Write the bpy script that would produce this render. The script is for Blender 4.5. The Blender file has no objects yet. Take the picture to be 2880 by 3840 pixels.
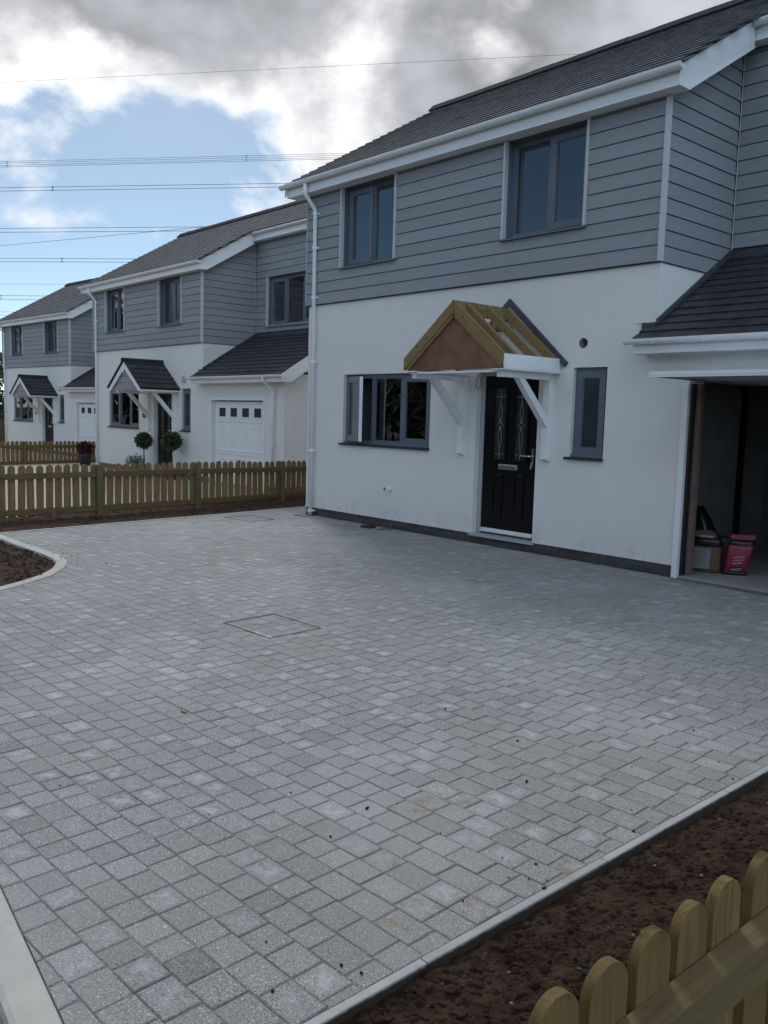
import bpy, bmesh, math, random
from mathutils import Vector, Matrix
random.seed(7)
SC = bpy.context.scene
COL = SC.collection
R = math.radians
# ------------------------------------------------------------------ camera
PXW, PXH = 2880, 3840                      # photograph size, used to turn pixels into directions
FPX = 3250.2
YAW, PITCH, ROLL = R(48.5089), R(6.3487), R(1.5801)
CAM = Vector((9.7781, -8.4103, 1.4841))
def cam_axes():
    cy, sy, cp, sp = math.cos(YAW), math.sin(YAW), math.cos(PITCH), math.sin(PITCH)
    f = Vector((-sy*cp, cy*cp, -sp)); r = Vector((cy, sy, 0)); u = r.cross(f)
    cr, sr = math.cos(ROLL), math.sin(ROLL)
    return r*cr + u*sr, u*cr - r*sr, f
CR, CU, CF = cam_axes()
def pix(p):
    d = Vector(p) - CAM; z = d.dot(CF)
    if z < 0.05: return None
    return PXW/2 + FPX*d.dot(CR)/z, PXH/2 - FPX*d.dot(CU)/z
def ray(u, v): return CF + CR*((u-PXW/2)/FPX) - CU*((v-PXH/2)/FPX)
cd = bpy.data.cameras.new('camera'); co = bpy.data.objects.new('camera', cd); COL.objects.link(co)
co.matrix_world = Matrix(((CR.x, CU.x, -CF.x, CAM.x), (CR.y, CU.y, -CF.y, CAM.y), (CR.z, CU.z, -CF.z, CAM.z), (0, 0, 0, 1)))
cd.sensor_fit = 'HORIZONTAL'; cd.sensor_width = 36; cd.lens = FPX/PXW*36
cd.clip_start = 0.05; cd.clip_end = 3000
SC.camera = co
# ------------------------------------------------------------------ light and sky
SUN_EL, SUN_AZ = 40.0, 62.0                # azimuth from +Y towards -X
SUN_D = Vector((-math.sin(R(SUN_AZ))*math.cos(R(SUN_EL)), math.cos(R(SUN_AZ))*math.cos(R(SUN_EL)), math.sin(R(SUN_EL))))
class NG:
    """small node-graph helper"""
    def __init__(s, tree): s.t = tree; s.N = tree.nodes; s.L = tree.links
    def n(s, typ, ins=None, **props):
        nd = s.N.new(typ)
        for k, v in props.items(): setattr(nd, k, v)
        for k, v in (ins or {}).items():
            sock = nd.inputs[k]
            if isinstance(v, bpy.types.NodeSocket): s.L.new(v, sock)
            else:
                if isinstance(v, (tuple, list)) and sock.type == 'RGBA' and len(v) == 3: v = (*v, 1)
                sock.default_value = v
        return nd
    def math(s, op, a, b=0.0, c=None, clamp=False):
        ins = {0: a, 1: b}
        if c is not None: ins[2] = c
        return s.n('ShaderNodeMath', ins, operation=op, use_clamp=clamp).outputs[0]
    def vmath(s, op, a, b=(0, 0, 0), out=0): return s.n('ShaderNodeVectorMath', {0: a, 1: b}, operation=op).outputs[out]
    def rng(s, v, a, b, c=0.0, d=1.0, smooth=True):
        return s.n('ShaderNodeMapRange', {0: v, 1: a, 2: b, 3: c, 4: d}, interpolation_type='SMOOTHSTEP' if smooth else 'LINEAR').outputs[0]
    def mix(s, fac, a, b, blend='MIX'):
        nd = s.n('ShaderNodeMix', data_type='RGBA', blend_type=blend)
        for i, v in ((0, fac), (6, a), (7, b)):
            if isinstance(v, bpy.types.NodeSocket): s.L.new(v, nd.inputs[i])
            else: nd.inputs[i].default_value = (*v, 1) if isinstance(v, tuple) and len(v) == 3 else v
        return nd.outputs[2]
    def noise(s, vec, scale, detail=3.0, rough=0.55, dist=0.0, out=0):
        return s.n('ShaderNodeTexNoise', {'Vector': vec, 'Scale': scale, 'Detail': detail, 'Roughness': rough, 'Distortion': dist}).outputs[out]
W = bpy.data.worlds.new('World'); SC.world = W; W.use_nodes = True
g = NG(W.node_tree); W.node_tree.nodes.clear()
sky = g.n('ShaderNodeTexSky', sky_type='NISHITA', sun_disc=False, sun_elevation=R(SUN_EL), sun_rotation=R(-SUN_AZ),
          air_density=0.55, dust_density=0.38, ozone_density=1.3)
dirn = g.vmath('NORMALIZE', g.n('ShaderNodeTexCoord').outputs['Generated'])
sep = g.n('ShaderNodeSeparateXYZ', {0: dirn})
# flatten the noise a little in height, as cloud layers seen low in the sky are
cv = g.n('ShaderNodeCombineXYZ', {0: sep.outputs[0], 1: sep.outputs[1], 2: g.math('MULTIPLY', sep.outputs[2], 1.45)}).outputs[0]
cv = g.vmath('ADD', cv, (3.17, 1.42, 0.63))
n1 = g.noise(cv, 4.2, 11.0, 0.55, 0.10)
n2 = g.noise(g.vmath('ADD', cv, (4.3, 1.1, 7.7)), 6.5, 7.0, 0.50, 0.15)
def azel(az, el): return (-math.sin(R(az))*math.cos(R(el)), math.cos(R(az))*math.cos(R(el)), math.sin(R(el)))
def blob(az, el, rad, k): return g.math('MULTIPLY', g.math('SUBTRACT', g.vmath('DOT_PRODUCT', dirn, azel(az, el), out=1), math.cos(R(rad))), k)
bank = g.math('MAXIMUM', blob(66, 52, 37.0, 4.2), blob(24, 22, 35.5, 2.4))      # the big cloud bank ahead and to the right
clear = g.math('MAXIMUM', g.math('MAXIMUM', blob(68, 9, 13.0, 9.0), blob(140, 15, 20.0, 5.0)), 0.0)                          # the open blue patch low on the left, and the one the upper windows mirror
cover = g.math('SUBTRACT', g.math('ADD', g.math('SUBTRACT', n1, 0.5), g.math('MAXIMUM', bank, 0.005)), clear)
mask = g.rng(cover, -0.04, 0.07)
thick = g.rng(g.math('ADD', cover, g.math('MULTIPLY', g.math('SUBTRACT', n2, 0.5), 0.75)), -0.01, 0.26)
sund = g.vmath('DOT_PRODUCT', dirn, tuple(SUN_D), out=1)
near = g.math('POWER', g.math('MAXIMUM', sund, 0.0), 14.0)
front = g.rng(sund, 0.45, -0.35)                               # clouds away from the sun are lit from our side
bright = g.mix(near, g.mix(front, (0.50, 0.51, 0.53), (1.20, 1.50, 1.86)), (1.05, 1.04, 1.02))
dark = g.mix(g.rng(n2, 0.32, 0.70), (0.155, 0.160, 0.172), (0.35, 0.36, 0.385))
cloud = g.mix(g.math('MULTIPLY', thick, g.rng(front, 0, 1, 1.0, 0.35)), bright, dark)
SKY_S = 0.060
cloudS = g.n('ShaderNodeVectorMath', {0: cloud, 'Scale': 1.0/SKY_S}, operation='SCALE').outputs[0]
final = g.mix(mask, g.mix(1.0, sky.outputs[0], (0.97, 1.07, 1.0), 'MULTIPLY'), cloudS)
bg = g.n('ShaderNodeBackground', {'Color': final, 'Strength': SKY_S})
g.L.new(bg.outputs[0], g.n('ShaderNodeOutputWorld').inputs[0])
sl = bpy.data.lights.new('sun', 'SUN'); sl.energy = 1.0; sl.angle = R(18); sl.color = (1.0, 0.975, 0.94)
so = bpy.data.objects.new('sun', sl); COL.objects.link(so); so.rotation_euler = SUN_D.to_track_quat('Z', 'Y').to_euler()
SC.view_settings.view_transform = 'Standard'; SC.view_settings.look = 'None'
SC.view_settings.exposure = 0.86; SC.view_settings.gamma = 1.0; SC.view_settings.use_curve_mapping = False
# ------------------------------------------------------------------ materials
MATS = {}
def newmat(name):
    m = bpy.data.materials.new(name); m.use_nodes = True
    G_ = NG(m.node_tree); p = m.node_tree.nodes['Principled BSDF']
    MATS[name] = m
    return m, G_, p
def simple(name, col, rough=0.6, var=0.08, scale=6.0, bump=0.0, bscale=150.0, metal=0.0, spec=0.5, island=0.0, stain=None):
    m, G_, p = newmat(name)
    oc = G_.n('ShaderNodeTexCoord').outputs['Object']
    a = G_.noise(oc, scale, 4.0); b = G_.noise(oc, scale*9, 3.0)
    f = G_.math('ADD', G_.math('MULTIPLY', a, 0.7), G_.math('MULTIPLY', b, 0.3))
    lo = tuple(c*(1-var) for c in col); hi = tuple(min(1, c*(1+var)) for c in col)
    c = G_.mix(G_.rng(f, 0.3, 0.7), lo, hi)
    if island:
        r = G_.n('ShaderNodeObjectInfo').outputs['Random']
        c = G_.mix(1.0, c, G_.n('ShaderNodeCombineColor', {i: G_.rng(r, 0, 1, 1-island, 1+island, False) for i in range(3)}).outputs[0], 'MULTIPLY')
    if stain:
        s = G_.rng(G_.noise(oc, stain[1], 5.0, 0.65), 0.56, 0.72, 0, stain[2])
        c = G_.mix(s, c, stain[0])
    G_.L.new(c, p.inputs['Base Color'])
    p.inputs['Roughness'].default_value = rough; p.inputs['Metallic'].default_value = metal
    p.inputs['Specular IOR Level'].default_value = spec
    if bump:
        bn = G_.n('ShaderNodeBump', {'Strength': bump, 'Distance': 0.004, 'Height': G_.noise(oc, bscale, 3.0)})
        G_.L.new(bn.outputs[0], p.inputs['Normal'])
    return m
simple('render', (0.705, 0.695, 0.675), 0.9, 0.022, 1.1, 0.35, 420, spec=0.2, stain=((0.62, 0.61, 0.59), 0.9, 0.14))
def render_dirt():
    m = MATS['render']; G_ = NG(m.node_tree); p = m.node_tree.nodes['Principled BSDF']
    old = p.inputs['Base Color'].links[0].from_socket
    oc = G_.n('ShaderNodeTexCoord').outputs['Object']; z = G_.n('ShaderNodeSeparateXYZ', {0: oc}).outputs[2]
    n = G_.noise(oc, 6.0, 6.0, 0.65)
    f = G_.math('MULTIPLY', G_.rng(z, -0.03, 0.34, 1.0, 0.0), G_.rng(n, 0.42, 0.68, 0.02, 0.30))
    c = G_.mix(f, old, (0.40, 0.37, 0.32))
    st = G_.noise(G_.vmath('MULTIPLY', oc, (7.0, 7.0, 0.5)), 1.0, 5.0, 0.6)      # faint run-off streaks
    c = G_.mix(G_.rng(st, 0.50, 0.72, 0.0, 0.05), c, (0.47, 0.46, 0.43))
    tr = G_.noise(oc, 17.0, 4.0, 0.6)                                            # float marks
    c = G_.mix(G_.rng(tr, 0.42, 0.70, 0.0, 0.07), c, (0.5, 0.5, 0.49))
    G_.L.new(c, p.inputs['Base Color'])
render_dirt()
simple('white_upvc', (0.76, 0.77, 0.78), 0.3, 0.03, 3, spec=0.5)
simple('white_paint', (0.74, 0.74, 0.73), 0.5, 0.05, 5, 0.1, 90)
simple('trim_grey', (0.40, 0.41, 0.43), 0.5, 0.05, 5)
simple('corner_trim', (0.50, 0.51, 0.53), 0.45, 0.05, 5)
simple('frame_grey', (0.115, 0.135, 0.165), 0.42, 0.06, 7)
simple('door_frame_grey', (0.36, 0.37, 0.37), 0.45, 0.04, 7)
simple('door_black', (0.005, 0.005, 0.006), 0.28, 0.1, 9, 0.15, 60, spec=0.22)
simple('black_plastic', (0.012, 0.012, 0.014), 0.45, 0.2, 9)
simple('sill_slate', (0.02, 0.022, 0.028), 0.5, 0.15, 12)
simple('lead', (0.050, 0.053, 0.062), 0.55, 0.2, 12, 0.1, 60)
simple('mortar_grey', (0.32, 0.32, 0.32), 0.95, 0.3, 30, 0.6, 120)
simple('chrome', (0.62, 0.63, 0.64), 0.22, 0.05, 20, metal=1.0)
simple('came', (0.30, 0.31, 0.29), 0.5, 0.1, 12)
simple('steel', (0.42, 0.43, 0.44), 0.4, 0.1, 12, metal=0.7)
simple('aluminium', (0.60, 0.62, 0.64), 0.35, 0.06, 12, metal=0.6)
simple('engineering_brick', (0.060, 0.055, 0.058), 0.75, 0.25, 14, 0.5, 200, island=0.3)
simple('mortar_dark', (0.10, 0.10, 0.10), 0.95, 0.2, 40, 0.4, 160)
simple('kerb_concrete', (0.43, 0.42, 0.395), 0.9, 0.09, 7, 0.5, 260, island=0.06, stain=((0.26, 0.24, 0.21), 5, 0.5))
simple('edging_concrete', (0.36, 0.365, 0.37), 0.9, 0.10, 9, 0.5, 260, island=0.07, stain=((0.2, 0.19, 0.17), 6, 0.5))
simple('joint_sand', (0.185, 0.188, 0.180), 0.95, 0.25, 30, 0.5, 300)
simple('floor_concrete', (0.27, 0.27, 0.26), 0.85, 0.12, 3, 0.3, 200, stain=((0.36, 0.35, 0.33), 4, 0.5))
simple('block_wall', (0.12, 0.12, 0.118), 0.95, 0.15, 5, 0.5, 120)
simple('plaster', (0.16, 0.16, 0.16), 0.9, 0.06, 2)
simple('plywood', (0.175, 0.080, 0.047), 0.7, 0.25, 5, 0.15, 60)
simple('curtain', (0.62, 0.58, 0.52), 0.9, 0.1, 6)
simple('asphalt', (0.050, 0.050, 0.052), 0.9, 0.25, 40, 0.7, 300)
simple('gravel', (0.40, 0.36, 0.29), 0.95, 0.45, 24, 0.9, 60)
simple('earth_ground', (0.055, 0.060, 0.030), 0.95, 0.35, 0.6, 0.6, 30)
simple('grass_blade', (0.06, 0.10, 0.025), 0.7, 0.3, 3)
simple('cable', (0.13, 0.135, 0.15), 0.6, 0.05, 3)
simple('red_plastic', (0.16, 0.030, 0.020), 0.5, 0.15, 8)
simple('pot_dark', (0.020, 0.024, 0.045), 0.5, 0.2, 8)
simple('stone', (0.19, 0.165, 0.14), 0.9, 0.3, 20)
simple('bark', (0.05, 0.04, 0.03), 0.9, 0.3, 20, 0.6, 60)
simple('paper_brown', (0.125, 0.075, 0.040), 0.75, 0.15, 10, 0.3, 50)
simple('paper_white', (0.22, 0.23, 0.225), 0.7, 0.2, 30)
simple('bag_pink', (0.22, 0.012, 0.042), 0.35, 0.12, 14, 0.5, 24)
simple('bag_black', (0.010, 0.010, 0.012), 0.3, 0.2, 14, 0.5, 30)
simple('print_white', (0.60, 0.56, 0.56), 0.5, 0.05, 20)
simple('butt_orange', (0.45, 0.16, 0.05), 0.8, 0.1, 90)
simple('garage_timber', (0.155, 0.10, 0.085), 0.8, 0.15, 8)
simple('fence_brown', (0.085, 0.055, 0.035), 0.85, 0.25, 6, 0.3, 60)
def dirty_edging():
    m = MATS['edging_concrete']; G_ = NG(m.node_tree); p = m.node_tree.nodes['Principled BSDF']
    old = p.inputs['Base Color'].links[0].from_socket
    oc = G_.n('ShaderNodeTexCoord').outputs['Object']; z = G_.n('ShaderNodeSeparateXYZ', {0: oc}).outputs[2]
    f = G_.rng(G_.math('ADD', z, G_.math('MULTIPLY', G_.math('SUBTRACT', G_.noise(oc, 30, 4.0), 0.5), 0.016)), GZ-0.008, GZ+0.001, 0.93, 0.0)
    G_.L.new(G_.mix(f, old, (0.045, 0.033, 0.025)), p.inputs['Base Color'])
GZ = -0.152
dirty_edging()
def attr_mat(name, fn, rough, bump=None, spec=0.4):
    m, G_, p = newmat(name)
    oc = G_.n('ShaderNodeTexCoord').outputs['Object']
    at = G_.n('ShaderNodeAttribute', attribute_name='tone')
    sp = G_.n('ShaderNodeSeparateColor', {0: at.outputs['Color']})
    G_.L.new(fn(G_, oc, sp.outputs), p.inputs['Base Color'])
    p.inputs['Roughness'].default_value = rough; p.inputs['Specular IOR Level'].default_value = spec
    if bump:
        bn = G_.n('ShaderNodeBump', {'Strength': bump[0], 'Distance': bump[2], 'Height': G_.noise(oc, bump[1], 4.0, 0.6)})
        G_.L.new(bn.outputs[0], p.inputs['Normal'])
    return m
def paver_col(G_, oc, t):
    fine = G_.noise(oc, 190, 2.5, 0.7); mid = G_.noise(oc, 34, 4.0); big = G_.noise(oc, 0.75, 3.0)
    c = G_.mix(G_.rng(fine, 0.33, 0.68), (0.120, 0.128, 0.127), (0.375, 0.395, 0.392))
    c = G_.mix(G_.rng(G_.noise(oc, 120, 2.0), 0.60, 0.68, 0, 0.75), c, (0.66, 0.65, 0.62))
    c = G_.mix(G_.rng(G_.noise(G_.vmath('ADD', oc, (5, 3, 1)), 105, 2.0), 0.60, 0.68, 0, 0.8), c, (0.075, 0.072, 0.065))
    c = G_.mix(G_.rng(mid, 0.35, 0.7, 0, 0.35), c, (0.22, 0.225, 0.215))
    c = G_.mix(G_.rng(big, 0.35, 0.68, 0.0, 0.30), c, (0.215, 0.225, 0.205))
    c = G_.mix(G_.rng(G_.noise(G_.vmath('ADD', oc, (9, 2, 4)), 0.55, 4.0, 0.6), 0.46, 0.66, 0.0, 0.34), c, (0.37, 0.385, 0.38))   # broad dusty patches
    c = G_.mix(1.0, c, G_.n('ShaderNodeCombineColor', {0: t[0], 1: t[0], 2: t[0]}).outputs[0], 'MULTIPLY')
    # efflorescence bloom in the middle of some setts
    uv = G_.n('ShaderNodeAttribute', attribute_name='buv').outputs['Vector']
    s = G_.n('ShaderNodeSeparateXYZ', {0: G_.vmath('ABSOLUTE', uv)})
    d = G_.math('MAXIMUM', s.outputs[0], s.outputs[1])
    edge = G_.rng(d, 0.25, 0.98, 1.0, 0.0)
    bl = G_.math('MULTIPLY', G_.math('MULTIPLY', t[1], edge), G_.rng(G_.noise(oc, 20, 4.0, 0.65), 0.36, 0.62))
    c = G_.mix(bl, c, (0.50, 0.53, 0.55))
    # rusty soil smears near the right-hand bed
    c = G_.mix(G_.math('MULTIPLY', t[2], G_.rng(G_.noise(oc, 16, 5.0, 0.7), 0.48, 0.66)), c, (0.21, 0.135, 0.075))
    # sand swept over the arrises
    return G_.mix(G_.rng(d, 0.92, 1.0, 0, 0.35), c, (0.19, 0.188, 0.175))
attr_mat('paver', paver_col, 0.88, (0.55, 150, 0.004), 0.3)
def slate_col(lo, hi):
    def f(G_, oc, t):
        a = G_.noise(G_.vmath('MULTIPLY', oc, (1, 1, 1)), 9, 4.0)
        c = G_.mix(G_.rng(a, 0.3, 0.7), lo, hi)
        return G_.mix(1.0, c, G_.n('ShaderNodeCombineColor', {0: t[0], 1: t[0], 2: t[1]}).outputs[0], 'MULTIPLY')
    return f
attr_mat('roof_slate', slate_col((0.058, 0.066, 0.076), (0.104, 0.115, 0.130)), 0.85, (0.25, 70, 0.004), 0.15)  # base lighter than the garage slate, to carry the sky's grazing gloss
attr_mat('garage_slate', slate_col((0.022, 0.024, 0.029), (0.042, 0.044, 0.052)), 0.55, (0.4, 60, 0.004), 0.4)
simple('ridge_tile', (0.030, 0.032, 0.036), 0.95, 0.15, 12, 0.2, 80, spec=0.08)
simple('roof_felt', (0.02, 0.02, 0.022), 0.9)
def cladding_mat():
    m, G_, p = newmat('cladding')
    oc = G_.n('ShaderNodeTexCoord').outputs['Object']
    gr = G_.noise(G_.vmath('MULTIPLY', oc, (3, 3, 90)), 2.2, 5.0, 0.6)
    r = G_.n('ShaderNodeObjectInfo').outputs['Random']
    c = G_.mix(G_.rng(gr, 0.3, 0.7), (0.230, 0.240, 0.262), (0.290, 0.300, 0.322))
    v = G_.rng(r, 0, 1, 0.93, 1.06, False)
    c = G_.mix(1.0, c, G_.n('ShaderNodeCombineColor', {0: v, 1: v, 2: v}).outputs[0], 'MULTIPLY')
    G_.L.new(c, p.inputs['Base Color']); p.inputs['Roughness'].default_value = 0.6
    p.inputs['Specular IOR Level'].default_value = 0.35
    bn = G_.n('ShaderNodeBump', {'Strength': 0.35, 'Distance': 0.003, 'Height': gr}); G_.L.new(bn.outputs[0], p.inputs['Normal'])
cladding_mat()
def wood_mat(name, stretch, cols, algae=None):
    m, G_, p = newmat(name)
    oc = G_.n('ShaderNodeTexCoord').outputs['Object']
    r = G_.n('ShaderNodeObjectInfo').outputs['Random']
    off = G_.n('ShaderNodeCombineXYZ', {0: G_.math('MULTIPLY', r, 17.0), 1: G_.math('MULTIPLY', r, 5.0), 2: G_.math('MULTIPLY', r, 11.0)}).outputs[0]
    v = G_.vmath('ADD', oc, off)
    gr = G_.noise(G_.vmath('MULTIPLY', v, stretch), 1.0, 6.0, 0.62, 0.6)
    fine = G_.noise(G_.vmath('MULTIPLY', v, stretch), 4.0, 3.0)
    c = G_.mix(G_.rng(G_.math('ADD', G_.math('MULTIPLY', gr, 0.75), G_.math('MULTIPLY', fine, 0.25)), 0.34, 0.66), cols[0], cols[1])
    c = G_.mix(G_.rng(r, 0.0, 1.0, 0.0, 0.75), c, cols[2])
    kn = G_.n('ShaderNodeTexVoronoi', {'Vector': G_.vmath('MULTIPLY', v, tuple(1.0 if s > 5 else 0.5 for s in stretch)), 'Scale': 7.0}).outputs['Distance']
    c = G_.mix(G_.rng(kn, 0.06, 0.15, 0.8, 0.0), c, tuple(x*0.28 for x in cols[0]))
    if algae:
        z = G_.n('ShaderNodeSeparateXYZ', {0: oc}).outputs[2]
        f = G_.math('ADD', G_.rng(z, algae[0], algae[1], 0, 0.30, False), G_.math('SUBTRACT', G_.noise(v, 13, 4.0, 0.6), 0.5))
        c = G_.mix(G_.rng(G_.math('ADD', f, G_.math('MULTIPLY', G_.math('SUBTRACT', r, 0.5), 0.30)), 0.32, 0.46, 0, 0.8), c, (0.030, 0.036, 0.012))
    G_.L.new(c, p.inputs['Base Color']); p.inputs['Roughness'].default_value = 0.8; p.inputs['Specular IOR Level'].default_value = 0.25
    bn = G_.n('ShaderNodeBump', {'Strength': 0.4, 'Distance': 0.003, 'Height': gr}); G_.L.new(bn.outputs[0], p.inputs['Normal'])
PC = ((0.125, 0.086, 0.036), (0.245, 0.172, 0.080), (0.220, 0.124, 0.056))
wood_mat('picket_wood', (34, 34, 2.2), PC)
wood_mat('picket_wood_near', (46, 46, 3.0), ((0.088, 0.060, 0.019), (0.190, 0.132, 0.048), (0.128, 0.080, 0.027)), (0.730, 0.800))
wood_mat('rail_wood', (62, 3.0, 80), ((0.078, 0.057, 0.023), (0.178, 0.132, 0.060), (0.112, 0.078, 0.033)))
wood_mat('post_wood', (24, 24, 2.0), ((0.100, 0.076, 0.038), (0.180, 0.140, 0.075), (0.130, 0.094, 0.050)))
wood_mat('canopy_wood', (16, 10, 16), ((0.150, 0.103, 0.040), (0.280, 0.206, 0.096), (0.235, 0.155, 0.066)))
def soil_mat():
    m, G_, p = newmat('soil')
    oc = G_.n('ShaderNodeTexCoord').outputs['Object']
    a = G_.noise(oc, 7, 6.0, 0.65); b = G_.noise(oc, 60, 4.0, 0.7)
    c = G_.mix(G_.rng(a, 0.3, 0.7), (0.034, 0.0205, 0.0135), (0.092, 0.058, 0.038))
    c = G_.mix(G_.rng(b, 0.55, 0.72, 0, 0.6), c, (0.125, 0.088, 0.062))
    G_.L.new(c, p.inputs['Base Color']); p.inputs['Roughness'].default_value = 0.95; p.inputs['Specular IOR Level'].default_value = 0.15
    bn = G_.n('ShaderNodeBump', {'Strength': 1.0, 'Distance': 0.022, 'Height': G_.noise(oc, 75, 6.0, 0.75)}); G_.L.new(bn.outputs[0], p.inputs['Normal'])
soil_mat()
def glass_mat(name, tint, ior=1.6, rough=0.0):
    m, G_, p = newmat(name); G_.N.remove(p)
    fr = G_.n('ShaderNodeFresnel', {'IOR': ior})
    tr = G_.n('ShaderNodeBsdfTransparent', {'Color': (*tint, 1)})
    gl = G_.n('ShaderNodeBsdfGlossy', {'Color': (0.92, 0.95, 1.0, 1), 'Roughness': rough})
    mx = G_.n('ShaderNodeMixShader', {0: fr.outputs[0], 1: tr.outputs[0], 2: gl.outputs[0]})
    G_.L.new(mx.outputs[0], [x for x in G_.N if x.type == 'OUTPUT_MATERIAL'][0].inputs[0])
glass_mat('glass', (0.74, 0.80, 0.84), 2.5)
simple('obscure_glass', (0.030, 0.040, 0.048), 0.22, 0.15, 5)
simple('door_glass', (0.026, 0.034, 0.032), 0.15, 0.5, 14)
simple('garage_pane', (0.045, 0.050, 0.060), 0.15, 0.2, 5)
def leaf_mat(name, a, b):
    m, G_, p = newmat(name)
    at = G_.n('ShaderNodeAttribute', attribute_name='tone'); sp = G_.n('ShaderNodeSeparateColor', {0: at.outputs['Color']})
    G_.L.new(G_.mix(sp.outputs[0], a, b), p.inputs['Base Color']); p.inputs['Roughness'].default_value = 0.55
leaf_mat('leaf_dark', (0.018, 0.034, 0.010), (0.055, 0.095, 0.026))
leaf_mat('leaf_wood', (0.022, 0.038, 0.012), (0.060, 0.092, 0.028))
leaf_mat('leaf_red', (0.030, 0.006, 0.008), (0.080, 0.014, 0.018))
leaf_mat('leaf_grey', (0.10, 0.12, 0.08), (0.19, 0.21, 0.15))
# ------------------------------------------------------------------ mesh helpers
ZLIFT = {}
class MB:
    def __init__(s): s.v = []; s.f = []; s.t = []; s.uv = None
    def face(s, idx, tone=(1, 1, 0)): s.f.append(tuple(idx)); s.t.append(tone)
    def poly(s, pts, tone=(1, 1, 0)):
        b = len(s.v); s.v += [tuple(p) for p in pts]; s.face(range(b, b+len(pts)), tone)
    def box(s, x0, x1, y0, y1, z0, z1, tone=(1, 1, 0)):
        return s.hexa([(x0, y0, z0), (x1, y0, z0), (x1, y1, z0), (x0, y1, z0), (x0, y0, z1), (x1, y0, z1), (x1, y1, z1), (x0, y1, z1)], tone)
    def hexa(s, p, tone=(1, 1, 0)):
        b = len(s.v); s.v += [tuple(q) for q in p]
        for f in ((0, 3, 2, 1), (4, 5, 6, 7), (0, 1, 5, 4), (1, 2, 6, 5), (2, 3, 7, 6), (3, 0, 4, 7)): s.face([b+i for i in f], tone)
        return s
    def cbox(s, x0, x1, y0, y1, z0, z1, c, tone=(1, 1, 0)):
        """box with chamfered upright and top edges (prism of an octagon with a smaller cap)"""
        def ring(d, z):
            return [(x0+c+d, y0+d, z), (x1-c-d, y0+d, z), (x1-d, y0+c+d, z), (x1-d, y1-c-d, z), (x1-c-d, y1-d, z), (x0+c+d, y1-d, z), (x0+d, y1-c-d, z), (x0+d, y0+c+d, z)]
        s.loft([ring(0, z0), ring(0, z1-c), ring(c, z1)], True, tone); return s
    def loft(s, rings, caps=True, tone=(1, 1, 0), closed=True):
        b = len(s.v); n = len(rings[0])
        for r in rings: s.v += [tuple(q) for q in r]
        for i in range(len(rings)-1):
            for j in range(n if closed else n-1):
                k = (j+1) % n
                s.face((b+i*n+j, b+i*n+k, b+(i+1)*n+k, b+(i+1)*n+j), tone)
        if caps:
            s.face([b+j for j in range(n)][::-1], tone); s.face([b+(len(rings)-1)*n+j for j in range(n)], tone)
        return s
    def prism(s, poly, axis, a, b, tone=(1, 1, 0)):
        """extrude a 2-D polygon along an axis from a to b; the polygon gives the two other coordinates in order"""
        def P(q, t):
            return (t, q[0], q[1]) if axis == 'x' else (q[0], t, q[1]) if axis == 'y' else (q[0], q[1], t)
        return s.loft([[P(q, a) for q in poly], [P(q, b) for q in poly]], True, tone)
    def tube(s, path, r, n=10, caps=True, tone=(1, 1, 0)):
        pts = [Vector(p) for p in path]; rr = r if isinstance(r, (list, tuple)) else [r]*len(pts)
        rings = []; ref = None
        for i, p in enumerate(pts):
            d = ((pts[min(i+1, len(pts)-1)]-p).normalized() + (p-pts[max(i-1, 0)]).normalized())
            d = d.normalized() if d.length > 1e-6 else Vector((0, 0, 1))
            if ref is None: ref = Vector((0, 0, 1)) if abs(d.z) < 0.9 else Vector((1, 0, 0))
            u = d.cross(ref).normalized(); w = d.cross(u).normalized(); ref = -w if abs(d.dot(ref)) > 0.99 else ref
            rings.append([p + (u*math.cos(2*math.pi*j/n) + w*math.sin(2*math.pi*j/n))*rr[i] for j in range(n)])
        return s.loft(rings, caps, tone)
    def lathe(s, prof, n=16, c=(0, 0, 0), tone=(1, 1, 0)):
        return s.loft([[(c[0]+r*math.cos(2*math.pi*j/n), c[1]+r*math.sin(2*math.pi*j/n), c[2]+z) for j in range(n)] for r, z in prof], True, tone)
    def xf(s, M): s.v = [tuple(M @ Vector(p)) for p in s.v]; return s
    def mesh(s, name, mat, smooth=False, attr=False):
        me = bpy.data.meshes.new(name); me.from_pydata(s.v, [], s.f); me.materials.append(MATS[mat])
        bm = bmesh.new(); bm.from_mesh(me); bmesh.ops.recalc_face_normals(bm, faces=bm.faces); bm.to_mesh(me); bm.free()
        if attr:
            a = me.color_attributes.new('tone', 'FLOAT_COLOR', 'CORNER'); buf = []
            for pl in me.polygons: buf += [*s.t[pl.index], 1.0]*pl.loop_total
            a.data.foreach_set('color', buf)
            if s.uv:
                u = me.attributes.new('buv', 'FLOAT_VECTOR', 'POINT'); u.data.foreach_set('vector', [c for q in s.uv for c in q])
        if smooth: me.polygons.foreach_set('use_smooth', [True]*len(me.polygons))
        me.update(); return me
    def build(s, name, mat, parent=None, smooth=False, attr=False):
        o = bpy.data.objects.new(name, s.mesh(name, mat, smooth, attr)); COL.objects.link(o)
        if parent is not None:
            o.parent = parent
            o.location.z = ZLIFT.get(parent.name, 0.0)
        return o
def mb(): return MB()
def empty(name, loc=(0, 0, 0), rz=0.0):
    o = bpy.data.objects.new(name, None); COL.objects.link(o); o.location = loc; o.rotation_euler.z = rz
    o.empty_display_size = 0.2; return o
def tag(o, label, cat, group=None):
    o['label'] = label; o['category'] = cat
    if group: o['group'] = group
    return o
def struct(o): o['kind'] = 'structure'; return o
def stuff(o): o['kind'] = 'stuff'; return o
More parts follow.
